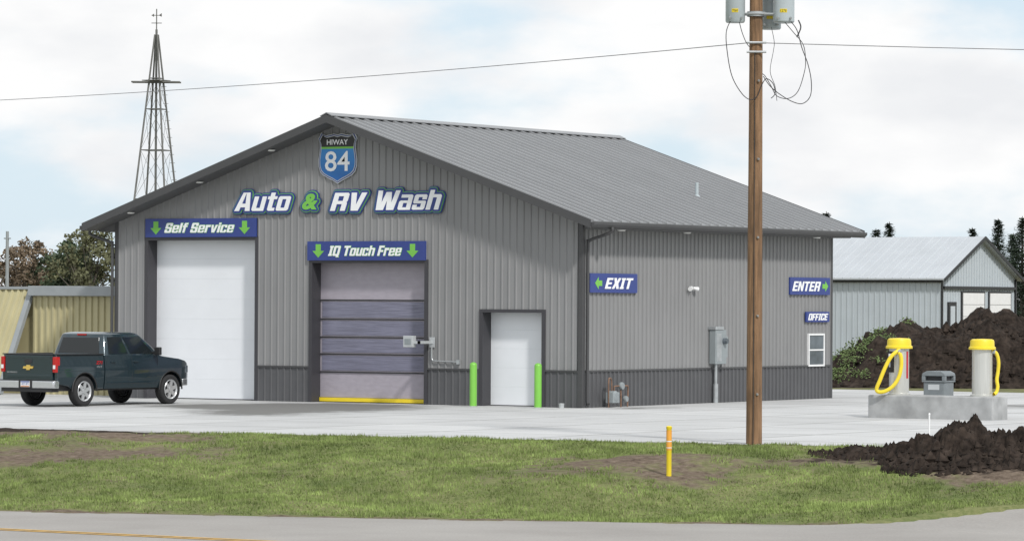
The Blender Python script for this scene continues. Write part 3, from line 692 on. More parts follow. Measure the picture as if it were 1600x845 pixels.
MB().box(c[0]-.31,c[0]+.31,c[1]-.29,c[1]+.29,0,.86).build('can_body',m_tc,E,bevel=.04)
mb=MB(); mb.prism([(c[0]-.34,1.0),(c[0]+.34,1.0),(c[0]+.32,1.07),(c[0]+.20,1.13),(c[0]-.20,1.13),(c[0]-.32,1.07)],'y',c[1]-.32,c[1]+.32)
mb.box(c[0]-.34,c[0]+.34,c[1]-.32,c[1]+.32,.84,.88)
for sx_ in (-1,1):
    for sy in (-1,1): mb.box(c[0]+sx_*.29-.05,c[0]+sx_*.29+.05,c[1]+sy*.27-.05,c[1]+sy*.27+.05,.88,1.0)
mb.build('can_lid',m_tc,E,bevel=.015)
MB().box(c[0]-.26,c[0]+.26,c[1]-.24,c[1]+.24,.88,1.0).build('can_opening',m_dark,E)
mb=MB(); mb.box(c[0]-.16,c[0]+.16,c[1]-.296,c[1]-.29,.64,.78); mb.build('can_label',m_silver,E)

# ------------------------------------------------------------------ DIRT PILES
def pile(label,origin,ang,lx,dy,hf,step,amp,fr,seed,z0=0.0,clods=0,mat=m_soil,cs=1.1):
    nx=int(lx/step)+1; ny=int(2*dy/step)+1; vs=[]
    co=math.cos(ang); si=math.sin(ang)
    for j in range(ny):
        for i in range(nx):
            l=i*step; d=-dy+j*step
            h=hf(l,d)
            if h>0:
                h+=amp*min(1,h/.3)*(noise.fractal(Vector((l*fr,d*fr,seed)),.9,2.1,5)+.8*abs(noise.noise(Vector((l*fr*3,d*fr*3,seed+9)))))
            x=origin[0]+l*co-d*si; y=origin[1]+l*si+d*co
            vs.append((x,y,z0(x,y)+h if callable(z0) else z0+h))
    fs=[(j*nx+i,j*nx+i+1,(j+1)*nx+i+1,(j+1)*nx+i) for j in range(ny-1) for i in range(nx-1)]
    mb=MB(); mb.add(vs,fs)
    for k in range(clods):
        l=random.uniform(0,lx); d=random.uniform(-dy,dy); h=hf(l,d)
        if h<-.03: continue
        h=max(h,0)
        x=origin[0]+l*co-d*si; y=origin[1]+l*si+d*co; z=(z0(x,y) if callable(z0) else z0)+h
        r=random.uniform(.3,1)**1.5*step*cs*1.3
        b2=[(x-r*random.uniform(.6,1.2),y,z),(x,y-r*random.uniform(.6,1.2),z),(x+r*random.uniform(.6,1.2),y,z),(x,y+r*random.uniform(.6,1.2),z),(x+random.uniform(-.3,.3)*r,y,z+r*random.uniform(.6,1.3)),(x,y,z-r)]
        mb.add(b2,[(0,1,4),(1,2,4),(2,3,4),(3,0,4),(1,0,5),(2,1,5),(3,2,5),(0,3,5)])
    o=mb.build('dirt_pile',mat,None,loc=(origin[0],origin[1],0),fixn=True); tag(o,label,'dirt pile'); return o
def hbig(l,d):
    pr=float(np.interp(l,[0,1,2.2,3.4,4.3,5.2,6.2,7.5,9,12,15,17],[-.1,.9,1.65,2.15,1.85,2.1,2.45,2.2,2.4,2.5,1.8,-.2]))
    b=pr*(1-(abs(d)/4.6)**1.4)-.02
    for (cl,cd,hh,rr) in ((2.0,-2.6,.55,.9),(4.2,-3.0,.6,1.0),(6.0,-2.4,.5,1.1),(8.0,-3.0,.55,1.0),(3.2,-1.4,.3,.7),(6.9,-.8,.3,.8)):
        b+=hh*math.exp(-(((l-cl)/rr)**2+((d-cd)/rr)**2))
    return b
pile('large mound of dark excavated soil with weeds',(-10.4,33.6),LA,17,5,hbig,.12,.36,.9,3,0,1700,cs=1.6)
def h1(l,d): return (.62*math.exp(-((l-1.45)/.62)**2)+.40*math.exp(-((l-2.5)/.8)**2)+.20*math.exp(-((l-.5)/.45)**2))*math.exp(-(d/.85)**2)-.05
pile('low heap of dark clumpy soil on grass edge',(20.7,-23.6),LA,4.4,2.0,h1,.045,.26,3.0,11,lambda x,y:zt(x,y)+.0,1900,cs=2.4)
def h2(l,d): return (.20*math.exp(-((l-.9)/.45)**2)+.22*math.exp(-((l-2.0)/.6)**2))*math.exp(-(d/.42)**2)-.035
pile('thin ridge of dark soil spilled along pavement edge',(18.4,-22.2),LA,3.2,1.0,h2,.045,.17,3.5,21,lambda x,y:zt(x,y)+.005,700,cs=1.9)
m_weed=M('weed_green',(.11,.155,.055),.9,0,.4,3)
def leaves(mb,c,rad,n,size,squash=1.0):
    for _ in range(n):
        v=Vector((random.gauss(0,1),random.gauss(0,1),random.gauss(0,1))).normalized()*(random.random()**.45)
        p=Vector(c)+Vector((v.x*rad[0],v.y*rad[1],v.z*rad[2]))
        a=Vector((random.uniform(-1,1),random.uniform(-1,1),random.uniform(-1,1))).normalized(); b=a.orthogonal().normalized()
        s=size*random.uniform(.6,1.3)
        mb.add([p-a*s,p+b*s*.6,p+a*s,p-b*s*.6],[(0,1,2,3)])
mb=MB()
for _ in range(75):
    l=abs(random.gauss(.5,1.4))+.1; d=random.uniform(-4.0,.2); h=hbig(l,d)
    if l>3.4: continue
    x=-10.4+l*math.cos(LA)-d*math.sin(LA); y=33.6+l*math.sin(LA)+d*math.cos(LA)
    leaves(mb,(x,y,max(h,0)+.16),(.34,.34,.2),55,.045)
o=mb.build('weeds',m_weed,None,fixn=False); o['kind']='stuff'; o['label']='green weeds growing over the soil mound'

# ------------------------------------------------------------------ WHITE SHED
m_shed=M('shed_white',(.47,.515,.55),.5,0,.04,1); m_shroof=M('shed_roof',(.45,.475,.50),.45,.05,.05,1)
bx,by=-26.3,77.9; sw=8.5; sl=24
E=thing('metal_shed','white ribbed metal shed with pale roof and garage doors','shed',(bx-sl/2,by+sw/2,0))
ez,rzz=4.25,6.2
mb=MB(); mb.prism([(by,0),(by+sw,0),(by+sw,ez),(by+sw/2,rzz-.1),(by,ez)],'x',bx-sl,bx)
x=bx-sl+.1
while x<bx: mb.box(x-.03,x+.03,by-.03,by,0,ez); x+=.3
y=by+.15
while y<by+sw: mb.box(bx,bx+.03,y-.03,y+.03,0,ez+(1-abs(y-by-sw/2)/(sw/2))*(rzz-ez)-.15); y+=.3
mb.build('wall',m_shed,E)
mb=MB()
for s_ in (1,-1):
    yc=by+sw/2; mb.prism([(yc,rzz),(yc+s_*(sw/2+.35),ez-.12),(yc+s_*(sw/2+.35),ez-.2),(yc,rzz-.1)],'x',bx-sl-.3,bx+.35)
    x=bx-sl
    while x<bx+.3:
        mb.add([(x-.03,yc,rzz),(x+.03,yc,rzz),(x+.03,yc+s_*(sw/2+.35),ez-.12),(x-.03,yc+s_*(sw/2+.35),ez-.12),(x,yc,rzz+.04),(x,yc+s_*(sw/2+.35),ez-.08)],[(0,4,5,3),(4,1,2,5),(0,1,4),(2,3,5)]); x+=.45
mb.build('roof',m_shroof,E)
yc=by+sw/2
mb=MB(); mb.prism([(yc,rzz+.02),(yc+sw/2+.38,ez-.12),(yc+sw/2+.38,ez-.28),(yc,rzz-.14),(yc-sw/2-.38,ez-.28),(yc-sw/2-.38,ez-.12)],'x',bx+.35,bx+.40); mb.build('gable_trim',m_black,E)
mb=MB()
mb.box(bx+.03,bx+.10,by-.05,by+.07,0,ez-.1); mb.box(bx+.03,bx+.10,by+sw-.07,by+sw+.05,0,ez-.1)
mb.box(bx+.03,bx+.14,by+.12,by+sw-.12,3.62,3.76)
mb.box(bx-sl,bx,by-.12,by-.03,ez-.32,ez-.22)
mb.build('dark_trim',m_black,E)
for (a_,b_,zt_) in ((2.35,4.75,3.45),(5.45,7.85,3.45)):
    mb=MB(); mb.box(bx+.0,bx+.06,by+a_-.14,by+b_+.14,0,zt_+.08); mb.build('door_frame',m_black,E)
    mb=MB(); 
    for k in range(6): mb.box(bx+.06,bx+.09,by+a_,by+b_,k*.575+.01,k*.575+.565)
    mb.build('garage_door',m_wpaint,E)
mb=MB(); mb.box(bx+.0,bx+.08,by+.7,by+1.6,0,3.0); mb.build('door',m_black,E)
mb=MB(); mb.box(bx+.08,bx+.1,by+.9,by+1.4,1.3,2.8); mb.build('door_window',m_shed,E)

# ------------------------------------------------------------------ TAN SHED
E=thing('tan_shed','tan corrugated metal shed with gray beam beside car wash','shed',(-22,3,0))
mb=MB()
mb.box(-20.6,-16.8,1.9,2.0,0,3.0)
x=-20.5
while x<-16.8: mb.prism([(x-.06,1.901),(x-.03,1.85),(x+.03,1.85),(x+.06,1.901)],'z',0,2.95); x+=.24
mb.build('wall',m_tan,E)
mb=MB()
top=(2.0,3.2); bot=(.45,0.0)
def PS(x,t,n):
    yy=bot[0]+(top[0]-bot[0])*t; z=bot[1]+(top[1]-bot[1])*t; return (x,yy-.9*n,z+.43*n)
mb.add([PS(-34,0,0),PS(-20.7,0,0),PS(-20.7,1,0),PS(-34,1,0)],[(0,1,2,3)])
x=-33.9
while x<-20.8:
    mb.add([PS(x-.06,0,0),PS(x-.03,0,.055),PS(x+.03,0,.055),PS(x+.06,0,0),PS(x-.06,1,0),PS(x-.03,1,.055),PS(x+.03,1,.055),PS(x+.06,1,0)],[(0,1,5,4),(1,2,6,5),(2,3,7,6)]); x+=.24
mb.build('sloped_panel',m_tan,E)
mb=MB(); mb.add([PS(-20.78,0,.08),PS(-20.6,0,.08),PS(-20.6,1,.08),PS(-20.78,1,.08),PS(-20.78,0,-.05),PS(-20.6,0,-.05),PS(-20.6,1,-.05),PS(-20.78,1,-.05)],[(0,1,2,3),(0,1,5,4),(1,2,6,5),(2,3,7,6),(3,0,4,7),(4,5,6,7)])
mb.box(-34,-20.8,1.9,2.1,3.18,3.26)
mb.build('panel_trim',m_graybeam,E)
mb=MB(); mb.box(-20.6,-16.7,1.65,2.3,2.98,3.28); mb.box(-16.95,-16.75,1.7,1.9,0,2.98); mb.build('header_beam',m_graybeam,E,bevel=.02)
mb=MB(); mb.prism([(2.05,0),(6,0),(6,2.8),(2.05,2.95)],'x',-34,-16.8); mb.build('shed_body',m_tan,E)

# ------------------------------------------------------------------ WINDMILL TOWER
m_tow=M('weathered_steel',(.15,.15,.14),.7,.3,.2,3)
tx,ty=-37.2,30.0; H=13.2; hw=2.0
E=thing('windmill_tower','tall lattice steel windmill tower without blades, weather vane','tower',(tx,ty,0))
rt=math.radians(16)
def TP(k,z):
    t=rt+math.pi/4+k*math.pi/2; r=(hw*math.sqrt(2)*.60)*(1-z/H)+.07
    return Vector((tx+r*math.cos(t),ty+r*math.sin(t),z))
mb=MB()
for k in range(4): mb.cyl(TP(k,0),TP(k,H),.042,.034,6)
mb.build('tower_leg',m_tow,E)
mb=MB(); lv=[.0,2.4,4.7,6.8,8.7,10.3,11.5]
for i,z in enumerate(lv[1:]):
    for k in range(4): mb.cyl(TP(k,z),TP(k+1,z),.02,n=5)
for i in range(len(lv)-1):
    for k in range(4):
        mb.cyl(TP(k,lv[i]),TP(k+1,lv[i+1]),.007,n=4); mb.cyl(TP(k+1,lv[i]),TP(k,lv[i+1]),.007,n=4)
mb.build('cross_brace',m_tow,E)
mb=MB(); mb.cyl((tx,ty,0),(tx,ty,H+.2),.045,n=6); mb.build('centre_pipe',m_tow,E)
mb=MB()
L1=lat; L2=dep; zpl=11.35
for s_ in (-.24,.24):
    mb.cyl(Vector((tx,ty,zpl))-L1*.95+L2*s_,Vector((tx,ty,zpl))+L1*.95+L2*s_,.032,n=6)
    mb.cyl(Vector((tx,ty,zpl+.03))-L2*.8+L1*s_,Vector((tx,ty,zpl+.03))+L2*.8+L1*s_,.032,n=6)
mb.box(tx-.40,tx+.40,ty-.40,ty+.40,zpl+.05,zpl+.08)
mb.build('work_platform',m_tow,E)
mb=MB()
for i in range(34):
    z=.33*i+.3; q=TP(0,z); mb.cyl(q-lat*.10,q+lat*.10,.011,n=4)
mb.build('climbing_rung',m_tow,E)
mb=MB(); mb.cyl((tx,ty,H),(tx,ty,H+1.0),.022,n=6)
q=Vector((tx,ty,H+.45)); mb.cyl(q-L1*.2,q+L1*.2,.016,n=5); mb.cyl(q-L2*.2,q+L2*.2,.016,n=5)
q=Vector((tx,ty,H+.75)); mb.cyl(q-L1*.2,q+L1*.2,.014,n=5)
mb.add([tuple(q-L1*.2),tuple(q-L1*.10+Vector((0,0,.07))),tuple(q-L1*.10-Vector((0,0,.07)))],[(0,1,2)])
mb.add([tuple(q+L1*.08),tuple(q+L1*.2+Vector((0,0,.09))),tuple(q+L1*.2-Vector((0,0,.06)))],[(0,1,2)])
mb.build('weather_vane',m_tow,E)
E=thing('utility_pole','distant pale gray utility pole near trees','utility pole',(-74,66,0))
mb=MB(); mb.cyl((-74,66,0),(-74,66,6.4),.11,.08,10); mb.build('pole_shaft',m_graybeam,E)
mb=MB(); mb.box(-74.2,-73.8,65.95,66.05,6.0,6.06); mb.build('crossarm',m_graybeam,E)

# ------------------------------------------------------------------ TREES
m_bark=M('bark',(.11,.095,.08),.95,0,.3,6)
def leafmat(nm,c): return M(nm,c,.8,0,.45,.9,var2=.3,scale2=.35,spec=.2)
mL=[leafmat('leaf_rust',(.155,.118,.082)),leafmat('leaf_dark',(.062,.085,.050)),leafmat('leaf_olive',(.115,.118,.065)),leafmat('leaf_brown',(.14,.12,.085)),leafmat('leaf_spruce',(.050,.070,.048))]
def tree(x,y,h,r,mi,label,nclump=90,per=46,trunk=.3,ls=.11):
    E=thing('tree',label,'tree',(x,y,0),group='trees in the distance')
    mb=MB(); mb.cyl((x,y,0),(x,y,h*.6),h*.028,h*.012,8)
    cl=[]
    for k in range(nclump):
        t=random.random()*6.283; zz_=h*(trunk+(1-trunk)*random.random()**.8); env=math.sin(math.pi*min(1,max(.08,(zz_/h-trunk*.7)/(1.05-trunk*.7))))**.6
        rr_=r*env*random.random()**.5; cl.append((x+rr_*math.cos(t),y+rr_*math.sin(t),zz_))
    for c in cl[:26]: mb.cyl((x,y,h*random.uniform(.25,.5)),c,h*.008,h*.002,5)
    mb.build('trunk',m_bark,E)
    mb=MB()
    for c in cl: s_=random.uniform(.08,.18)*r*1.5; leaves(mb,c,(s_,s_,s_*.8),per,ls)
    mb.build('crown',mL[mi],E,fixn=False)
def spruce(x,y,h,r,label='dark green spruce tree behind white shed'):
    E=thing('spruce_tree',label,'tree',(x,y,0),group='spruce trees in the distance')
    mb=MB(); mb.cyl((x,y,0),(x,y,h),.16,.02,7); mb.build('trunk',m_bark,E)
    mb=MB(); z=h*.06
    while z<h*.99:
        rr_=r*(1-z/h)**.8+.06; nb=int(9+9*(1-z/h))
        for k in range(nb):
            t=random.random()*6.283; ln=rr_*random.uniform(.6,1.15)
            for j in range(5):
                q=(j+1)/5*ln; w=.12*(1.1-j/7)
                for m_ in range(4):
                    p=Vector((x+q*math.cos(t)+random.uniform(-.12,.12),y+q*math.sin(t)+random.uniform(-.12,.12),z-q*.15+random.uniform(-.12,.12)))
                    a=Vector((math.cos(t+random.uniform(-.9,.9)),math.sin(t+random.uniform(-.9,.9)),random.uniform(-.4,.6)))*w*1.4; b=Vector((-math.sin(t),math.cos(t),random.uniform(-.5,.5)))*w*.5
                    mb.add([p-b,p+a,p+b],[(0,1,2)])
        z+=h*.026
    mb.build('crown',mL[4],E,fixn=False)
tree(-115.9,116.5,5.4,2.4,3,'brown autumn tree beyond tan shed')
tree(-111.2,113.5,6.7,2.5,0,'rust brown autumn tree beyond tan shed')
tree(-113.5,117,5.2,2.0,0,'rust brown autumn tree beyond tan shed')
tree(-109.6,114.5,5.8,2.1,1,'dark green tree beyond tan shed',trunk=.1)
tree(-107.0,113.5,6.1,2.0,1,'dark green tree beyond tan shed',trunk=.1)
tree(-114.7,123.1,5.9,2.2,1,'dark green tree beyond tan shed')
tree(-95.2,99.9,7.1,2.6,2,'olive brown tree beyond tan shed')
tree(-97.8,101.5,6.4,2.0,1,'dark green tree beyond tan shed',trunk=.15)
tree(-92.9,101.5,6.7,2.0,2,'olive brown tree beyond tan shed')
tree(-121.4,119,6.0,2.6,0,'rust brown autumn tree beyond tan shed')
for (x,y,h,r) in ((-51.6,115.2,8.4,1.7),(-48.4,117.2,7.8,2.3),(-49.3,117.2,7.4,2.2),(-44.2,119.8,7.5,1.7),(-36.6,106.9,7.7,2.0),(-33.9,103,6.8,1.9),(-31.3,98.4,7.6,2.2),(-27,97,8.0,2.2)):
    spruce(x,y,h,r)
mb=MB()
for k in range(160):
    x=-190+k*1.9+random.uniform(-1,1); y=230+random.uniform(-8,8); leaves(mb,(x,y,random.uniform(1.2,3)),(2.6,2.6,2.2),26,.45)
o=mb.build('treeline',mL[1],None,fixn=False); o['kind']='stuff'; o['label']='far-off low line of trees along the field'

# ------------------------------------------------------------------ TRUCK (local coords: +y forward, +x right)
m_paint=M('truck_paint',(.020,.038,.048),.18,.3,.05,3,coat=1.0)
m_chrome=M('chrome',(.62,.63,.64),.18,.9,.03,3)
m_tire=M('tyre_rubber',(.022,.022,.023),.85,0,.15,12)
m_rim=M('alloy_rim',(.60,.61,.62),.3,.6,.05,4)
m_tail=M('tail_lens',(.42,.012,.012),.15,0,.05,3,coat=.5)
m_gold=M('gold_emblem',(.65,.45,.10),.35,.3,.05,3)
m_plast=M('black_plastic',(.02,.02,.021),.55,0,.08,6)
T=thing('pickup_truck','dark teal crew cab pickup truck parked before tall door','pickup truck',(-11.78,-9.30,0),rot=math.radians(-3.0),local=True)
def arc(cy,cz,r,a0,a1,n=9): return [(cy+r*math.cos(math.radians(a0+(a1-a0)*i/n)),cz+r*math.sin(math.radians(a0+(a1-a0)*i/n))) for i in range(n+1)]
WR,WF,RA=1.25,4.86,.50; WZc=.41
HWD=1.0
def plan(y):
    s=1.0
    if y>5.05: s-=.20*min(1,((y-5.05)/.75))**2.2
    if y<.5: s-=.015*((.5-y)/.5)**2
    return s
def curve_side(ob):
    me=ob.data; bm=bmesh.new(); bm.from_mesh(me)
    for z in (.62,.8,.95,1.0,1.1,1.25): bmesh.ops.bisect_plane(bm,geom=bm.verts[:]+bm.edges[:]+bm.faces[:],plane_co=(0,0,z),plane_no=(0,0,1))
    for y in (5.15,5.3,5.42,5.53,5.63,5.71): bmesh.ops.bisect_plane(bm,geom=bm.verts[:]+bm.edges[:]+bm.faces[:],plane_co=(0,y,0),plane_no=(0,1,0))
    for v in bm.verts:
        if abs(v.co.x)>.85:
            k=(v.co.z-.92)/.5; s=1-.055*k*k
            if .98<v.co.z<1.02: s+=.008
            v.co.x*=s*plan(v.co.y)
    bm.to_mesh(me); bm.free()
prof=[(2.08,.47)]+[(4.28,.47)]+arc(WF,WZc,RA,173,7,12)[0:]+[(5.40,.50),(5.74,.52),(5.80,.75),(5.78,1.00),(5.70,1.12),(5.55,1.19),(5.2,1.25),(4.55,1.32),(4.34,1.36),(2.08,1.37)]
mb=MB(); mb.prism(prof,'x',-HWD,HWD); body=mb.build('body',m_paint,T,bevel=.045,seg=3,smooth='auto'); curve_side(body)
bp_=[(.16,.62),(.16,1.40),(2.05,1.40),(2.05,.47),(1.80,.47)]+arc(WR,WZc,RA,7,173,12)+[(.62,.55)]
beds=[]
for a_,b_ in ((HWD-.13,HWD),(-HWD,-HWD+.13)):
    mb=MB(); mb.prism(bp_,'x',a_,b_); bed=mb.build('bed_side',m_paint,T,bevel=.02,seg=2,smooth='auto'); curve_side(bed); beds.append(bed)
mb=MB(); mb.box(-.86,.86,.2,2.05,.80,.86); mb.box(-.86,.86,1.98,2.06,.86,1.36); mb.box(-.86,-.80,.2,2.0,.5,1.3); mb.box(.80,.86,.2,2.0,.5,1.3)
mb.build('bed_liner',m_plast,T)
mb=MB(); mb.box(-.84,.84,.10,.20,.66,1.39); tg=mb.build('tailgate',m_paint,T,bevel=.025,seg=3)
mb=MB(); mb.box(-.76,.76,.094,.11,.78,.86); mb.box(-.80,.80,.088,.11,1.30,1.37); mb.build('tailgate_moulding',m_paint,tg,bevel=.01)
for q in ((-.84,.84,.085,.215),(-1.0,-.845,.16,2.04),(.845,1.0,.16,2.04)): MB().box(q[0],q[1],q[2],q[3],1.39,1.42).build('rail_cap',m_plast,T,bevel=.008)
mb=MB(); mb.box(-.13,.13,.085,.10,1.16,1.27); mb.build('tailgate_handle',m_plast,tg,bevel=.008)
P=[(-.17,-.028),(-.145,.028),(-.06,.028),(-.05,.06),(.06,.06),(.055,.028),(.17,.028),(.145,-.028),(.06,-.028),(.05,-.06),(-.06,-.06),(-.055,-.028)]
mb=MB(); mb.prism([(x*1.1,z*1.1+1.05) for x,z in P],'y',.075,.10); mb.build('emblem',m_gold,tg)
lettering('badge_lettering','SILVERADO','front',-.76,-.40,.90,.94,-.098,.006,m_chrome,tg,shear=0,bold=0)
for s_ in (-1,1):
    mb=MB(); a_,b_=sorted((s_*.86,s_*.985)); mb.box(a_,b_,.085,.26,.92,1.34); tl=mb.build('tail_light',m_tail,T,bevel=.02,seg=3)
    mb=MB(); a_,b_=sorted((s_*.885,s_*.965)); mb.box(a_,b_,.078,.084,1.02,1.12); mb.build('reverse_lamp',m_wpaint,tl)
mb=MB(); mb.prism([(-1.0,.02),(-.97,-.02),(.97,-.02),(1.0,.02),(1.0,.22),(-1.0,.22)],'z',.50,.70); mb.build('rear_bumper',m_chrome,T,bevel=.03,seg=3,smooth='auto')
mb=MB(); mb.box(-.95,.95,-.01,.20,.70,.72); mb.box(-.9,.9,.02,.3,.40,.50); mb.build('bumper_step',m_plast,T)
mb=MB(); mb.box(-.24,.24,-.026,-.021,.50,.70); mb.build('plate_recess',m_plast,T)
mb=MB(); mb.box(-.16,.16,-.036,-.027,.53,.69); pl=mb.build('licence_plate',m_wpaint,T)
m_pl=M('plate_orange',(.55,.25,.12),.5); m_plb=M('plate_blue',(.05,.10,.3),.5)
mb=MB(); mb.box(-.155,.155,-.038,-.036,.655,.685); mb.build('plate_band',m_plb,pl); mb=MB(); mb.box(-.15,.15,-.038,-.036,.535,.565); mb.build('plate_band',m_pl,pl)
lettering('plate_number','42T 871','front',-.13,.13,.585,.64,.036,.003,m_plb,pl,shear=0,bold=.01)
zb=1.34
yb0,yb1=2.10,4.50; wb=.935
lev=[(1.34,wb,yb0,yb1),(1.60,.872,2.165,4.20),(1.86,.795,2.235,3.86),(1.935,.765,2.265,3.74),(1.97,.71,2.33,3.62),(1.988,.60,2.45,3.45),(1.995,.40,2.65,3.2)]
mb=MB(); vs=[];fs=[]
def ringpts(w,a,b,z):
    c=.10; P=[]
    for (cx,cy,sa) in ((w-c,a+c,-90),(w-c,b-c*1.2,0),(-w+c,b-c*1.2,90),(-w+c,a+c,180)):
        for q in range(4):
            t=math.radians(sa+q*30); P.append((cx+c*math.cos(t),cy+c*math.sin(t),z))
    return P
for z,w,a,b in lev: vs+=ringpts(w,a,b,z)
n_=16
for i in range(len(lev)-1): fs+=[(i*n_+j,i*n_+(j+1)%n_,(i+1)*n_+(j+1)%n_,(i+1)*n_+j) for j in range(n_)]
fs.append(tuple(range((len(lev)-1)*n_,len(lev)*n_)))
mb.add(vs,fs); cab=mb.build('cab',m_paint,T,smooth='auto')
def lerp(a,b,t): return tuple(a[i]+(b[i]-a[i])*t for i in range(3))
def quadpanel(mb,A,B_,C,D,u0,u1,v0,v1,nrm,off=.012,cut=0,th=.02):
    def P(u,v): return Vector(lerp(lerp(A,B_,u),lerp(D,C,u),v))
    n=Vector(nrm).normalized()
    pts=[P(u0,v0),P(u1,v0),P(u1,v1),P(u0,v1)]
    vs=[tuple(p+n*off) for p in pts]+[tuple(p-n*th) for p in pts]
    mb.add(vs,[(0,1,2,3),(4,7,6,5),(0,4,5,1),(1,5,6,2),(2,6,7,3),(3,7,4,0)])
TZ=1.86
for s_ in (-1,1):
    A=(s_*wb,yb0,zb);B2=(s_*wb,yb1,zb);C=(s_*.795,3.86,TZ);D=(s_*.795,2.235,TZ); nr=(s_*.52,0,.14)
    mb=MB(); quadpanel(mb,A,B2,C,D,.08,.42,.12,.99,nr); mb.build('side_window',m_glass,T)
    mb=MB(); quadpanel(mb,A,B2,C,D,.47,.89,.12,.99,nr); mb.build('side_window',m_glass,T)
A=(-wb,yb0,zb);B2=(wb,yb0,zb);C=(.795,2.235,TZ);D=(-.795,2.235,TZ)
mb=MB(); quadpanel(mb,A,B2,C,D,.10,.90,.16,.96,(0,-.52,.135)); mb.build('rear_window',m_glass,T)
A=(wb,yb1,zb);B2=(-wb,yb1,zb);C=(-.795,3.86,TZ);D=(.795,3.86,TZ)
mb=MB(); quadpanel(mb,A,B2,C,D,.08,.92,.08,.98,(0,.52,.64)); mb.build('windshield',m_glass,T)
mb=MB(); mb.box(-.15,.15,2.23,2.32,1.905,1.945); mb.build('brake_lamp',m_tail,T)
mb=MB()
for s_ in (-1,1):
    for yy in (2.14,3.20,4.28):
        for za,zb_ in ((.50,.8),(.8,1.1),(1.1,1.34)):
            def sxx(z): k=(z-.92)/.5; return 1-.055*k*k+.0025
            xa_,xb_=s_*sxx(za),s_*sxx(zb_)
            mb.add([(xa_,yy-.006,za),(xa_,yy+.006,za),(xb_,yy+.006,zb_),(xb_,yy-.006,zb_)],[(0,1,2,3)])
mb.build('door_gap',m_plast,T,fixn=False)
for s_ in (-1,1):
    for yy in (2.40,3.36):
        a_,b_=sorted((s_*.97,s_*1.02)); mb=MB(); mb.box(a_,b_,yy-.09,yy+.09,1.17,1.21); mb.build('door_handle',m_paint,T,bevel=.01)
    mb=MB(); mb.box(*sorted((s_*1.02,s_*1.22)),4.08,4.19,1.36,1.58); mb.box(*sorted((s_*.90,s_*1.03)),4.11,4.17,1.40,1.46); mb.build('side_mirror',m_plast,T,bevel=.025,seg=3)
    mb=MB(); mb.prism([(s_*.60,5.81),(s_*.86,5.74),(s_*.93,5.55),(s_*.90,5.50),(s_*.60,5.6)],'z',.86,1.06); mb.build('headlight',m_wglass,T,bevel=.015)
    mb=MB(); mb.box(*sorted((s_*.975,s_*.992)),2.15,4.25,.60,.66); mb.build('side_moulding',m_paint,T,bevel=.01)
bpn=[(-.97,5.38),(-.93,5.60),(-.82,5.78),(-.5,5.86),(.5,5.86),(.82,5.78),(.93,5.60),(.97,5.38),(.90,5.38),(-.90,5.38)]
mb=MB(); mb.prism(bpn,'z',.50,.70); mb.build('front_bumper',m_chrome,T,bevel=.03,seg=3,smooth='auto')
mb=MB(); mb.box(-.58,.58,5.76,5.83,.76,1.06); mb.build('grille',m_plast,T,bevel=.02)
mb=MB(); mb.box(-.85,.85,.3,5.4,.42,.60); mb.build('undercarriage',m_plast,T)
lettering('badge_lettering','Z71','side',1.70,1.97,1.13,1.22,.99,.004,m_tail,beds[0],shear=.2,bold=.03)
lettering('badge_lettering','4x4','side',1.72,1.94,1.04,1.10,.998,.004,m_chrome,beds[0],shear=.2,bold=.02)
for s_ in (-1,1):
    for cy in (WR,WF):
        mb=MB(); pts=[(s_*.985*plan(p[0]),p[0],p[1]) for p in arc(cy,WZc,RA+.005,0,180,10)]; mb.tube(pts,.022,6,2); mb.build('wheel_arch',m_plast,T,smooth=True)
        xc=s_*.86
        wh=bpy.data.objects.new('wheel',None); COL.objects.link(wh); wh.parent=T; wh.location=(0,0,0); ORG[wh.name]=Vector((0,0,0))
        mb=MB(); mb.lathe([(.26,-.12),(.33,-.13),(.385,-.125),(.405,-.10),(.41,-.05),(.41,.05),(.405,.10),(.385,.125),(.33,.13),(.26,.12)],(xc,cy,WZc),axis='x',n=36); mb.build('tyre',m_tire,wh,smooth=True)
        mb=MB(); o_=s_*.11
        mb.lathe([(.275,o_+s_*.01),(.262,o_+s_*.025),(.235,o_-s_*.01),(.235,-s_*.10)],(xc,cy,WZc),axis='x',n=36)
        for k in range(6):
            t=k*math.pi/3+.3; d=Vector((0,math.cos(t),math.sin(t))); w=Vector((0,-math.sin(t),math.cos(t)))
            c0_=Vector((xc+o_,cy,WZc)); 
            a0=c0_+d*.05; a1=c0_+d*.25
            vs=[a0-w*.06,a0+w*.06,a1+w*.042,a1-w*.042]; vs=[tuple(v) for v in vs]+[tuple(v-Vector((s_*.04,0,0))) for v in vs]
            mb.add(vs,[(0,1,2,3),(4,7,6,5),(0,4,5,1),(1,5,6,2),(2,6,7,3),(3,7,4,0)])
        mb.cyl((xc+o_-s_*.03,cy,WZc),(xc+o_+s_*.012,cy,WZc),.08,.07,16)
        mb.build('rim',m_rim,wh,smooth='auto')
        mb=MB(); mb.cyl((xc-s_*.05,cy,WZc),(xc-s_*.04,cy,WZc),.24,n=24); mb.build('brake_disc',m_dark,wh)

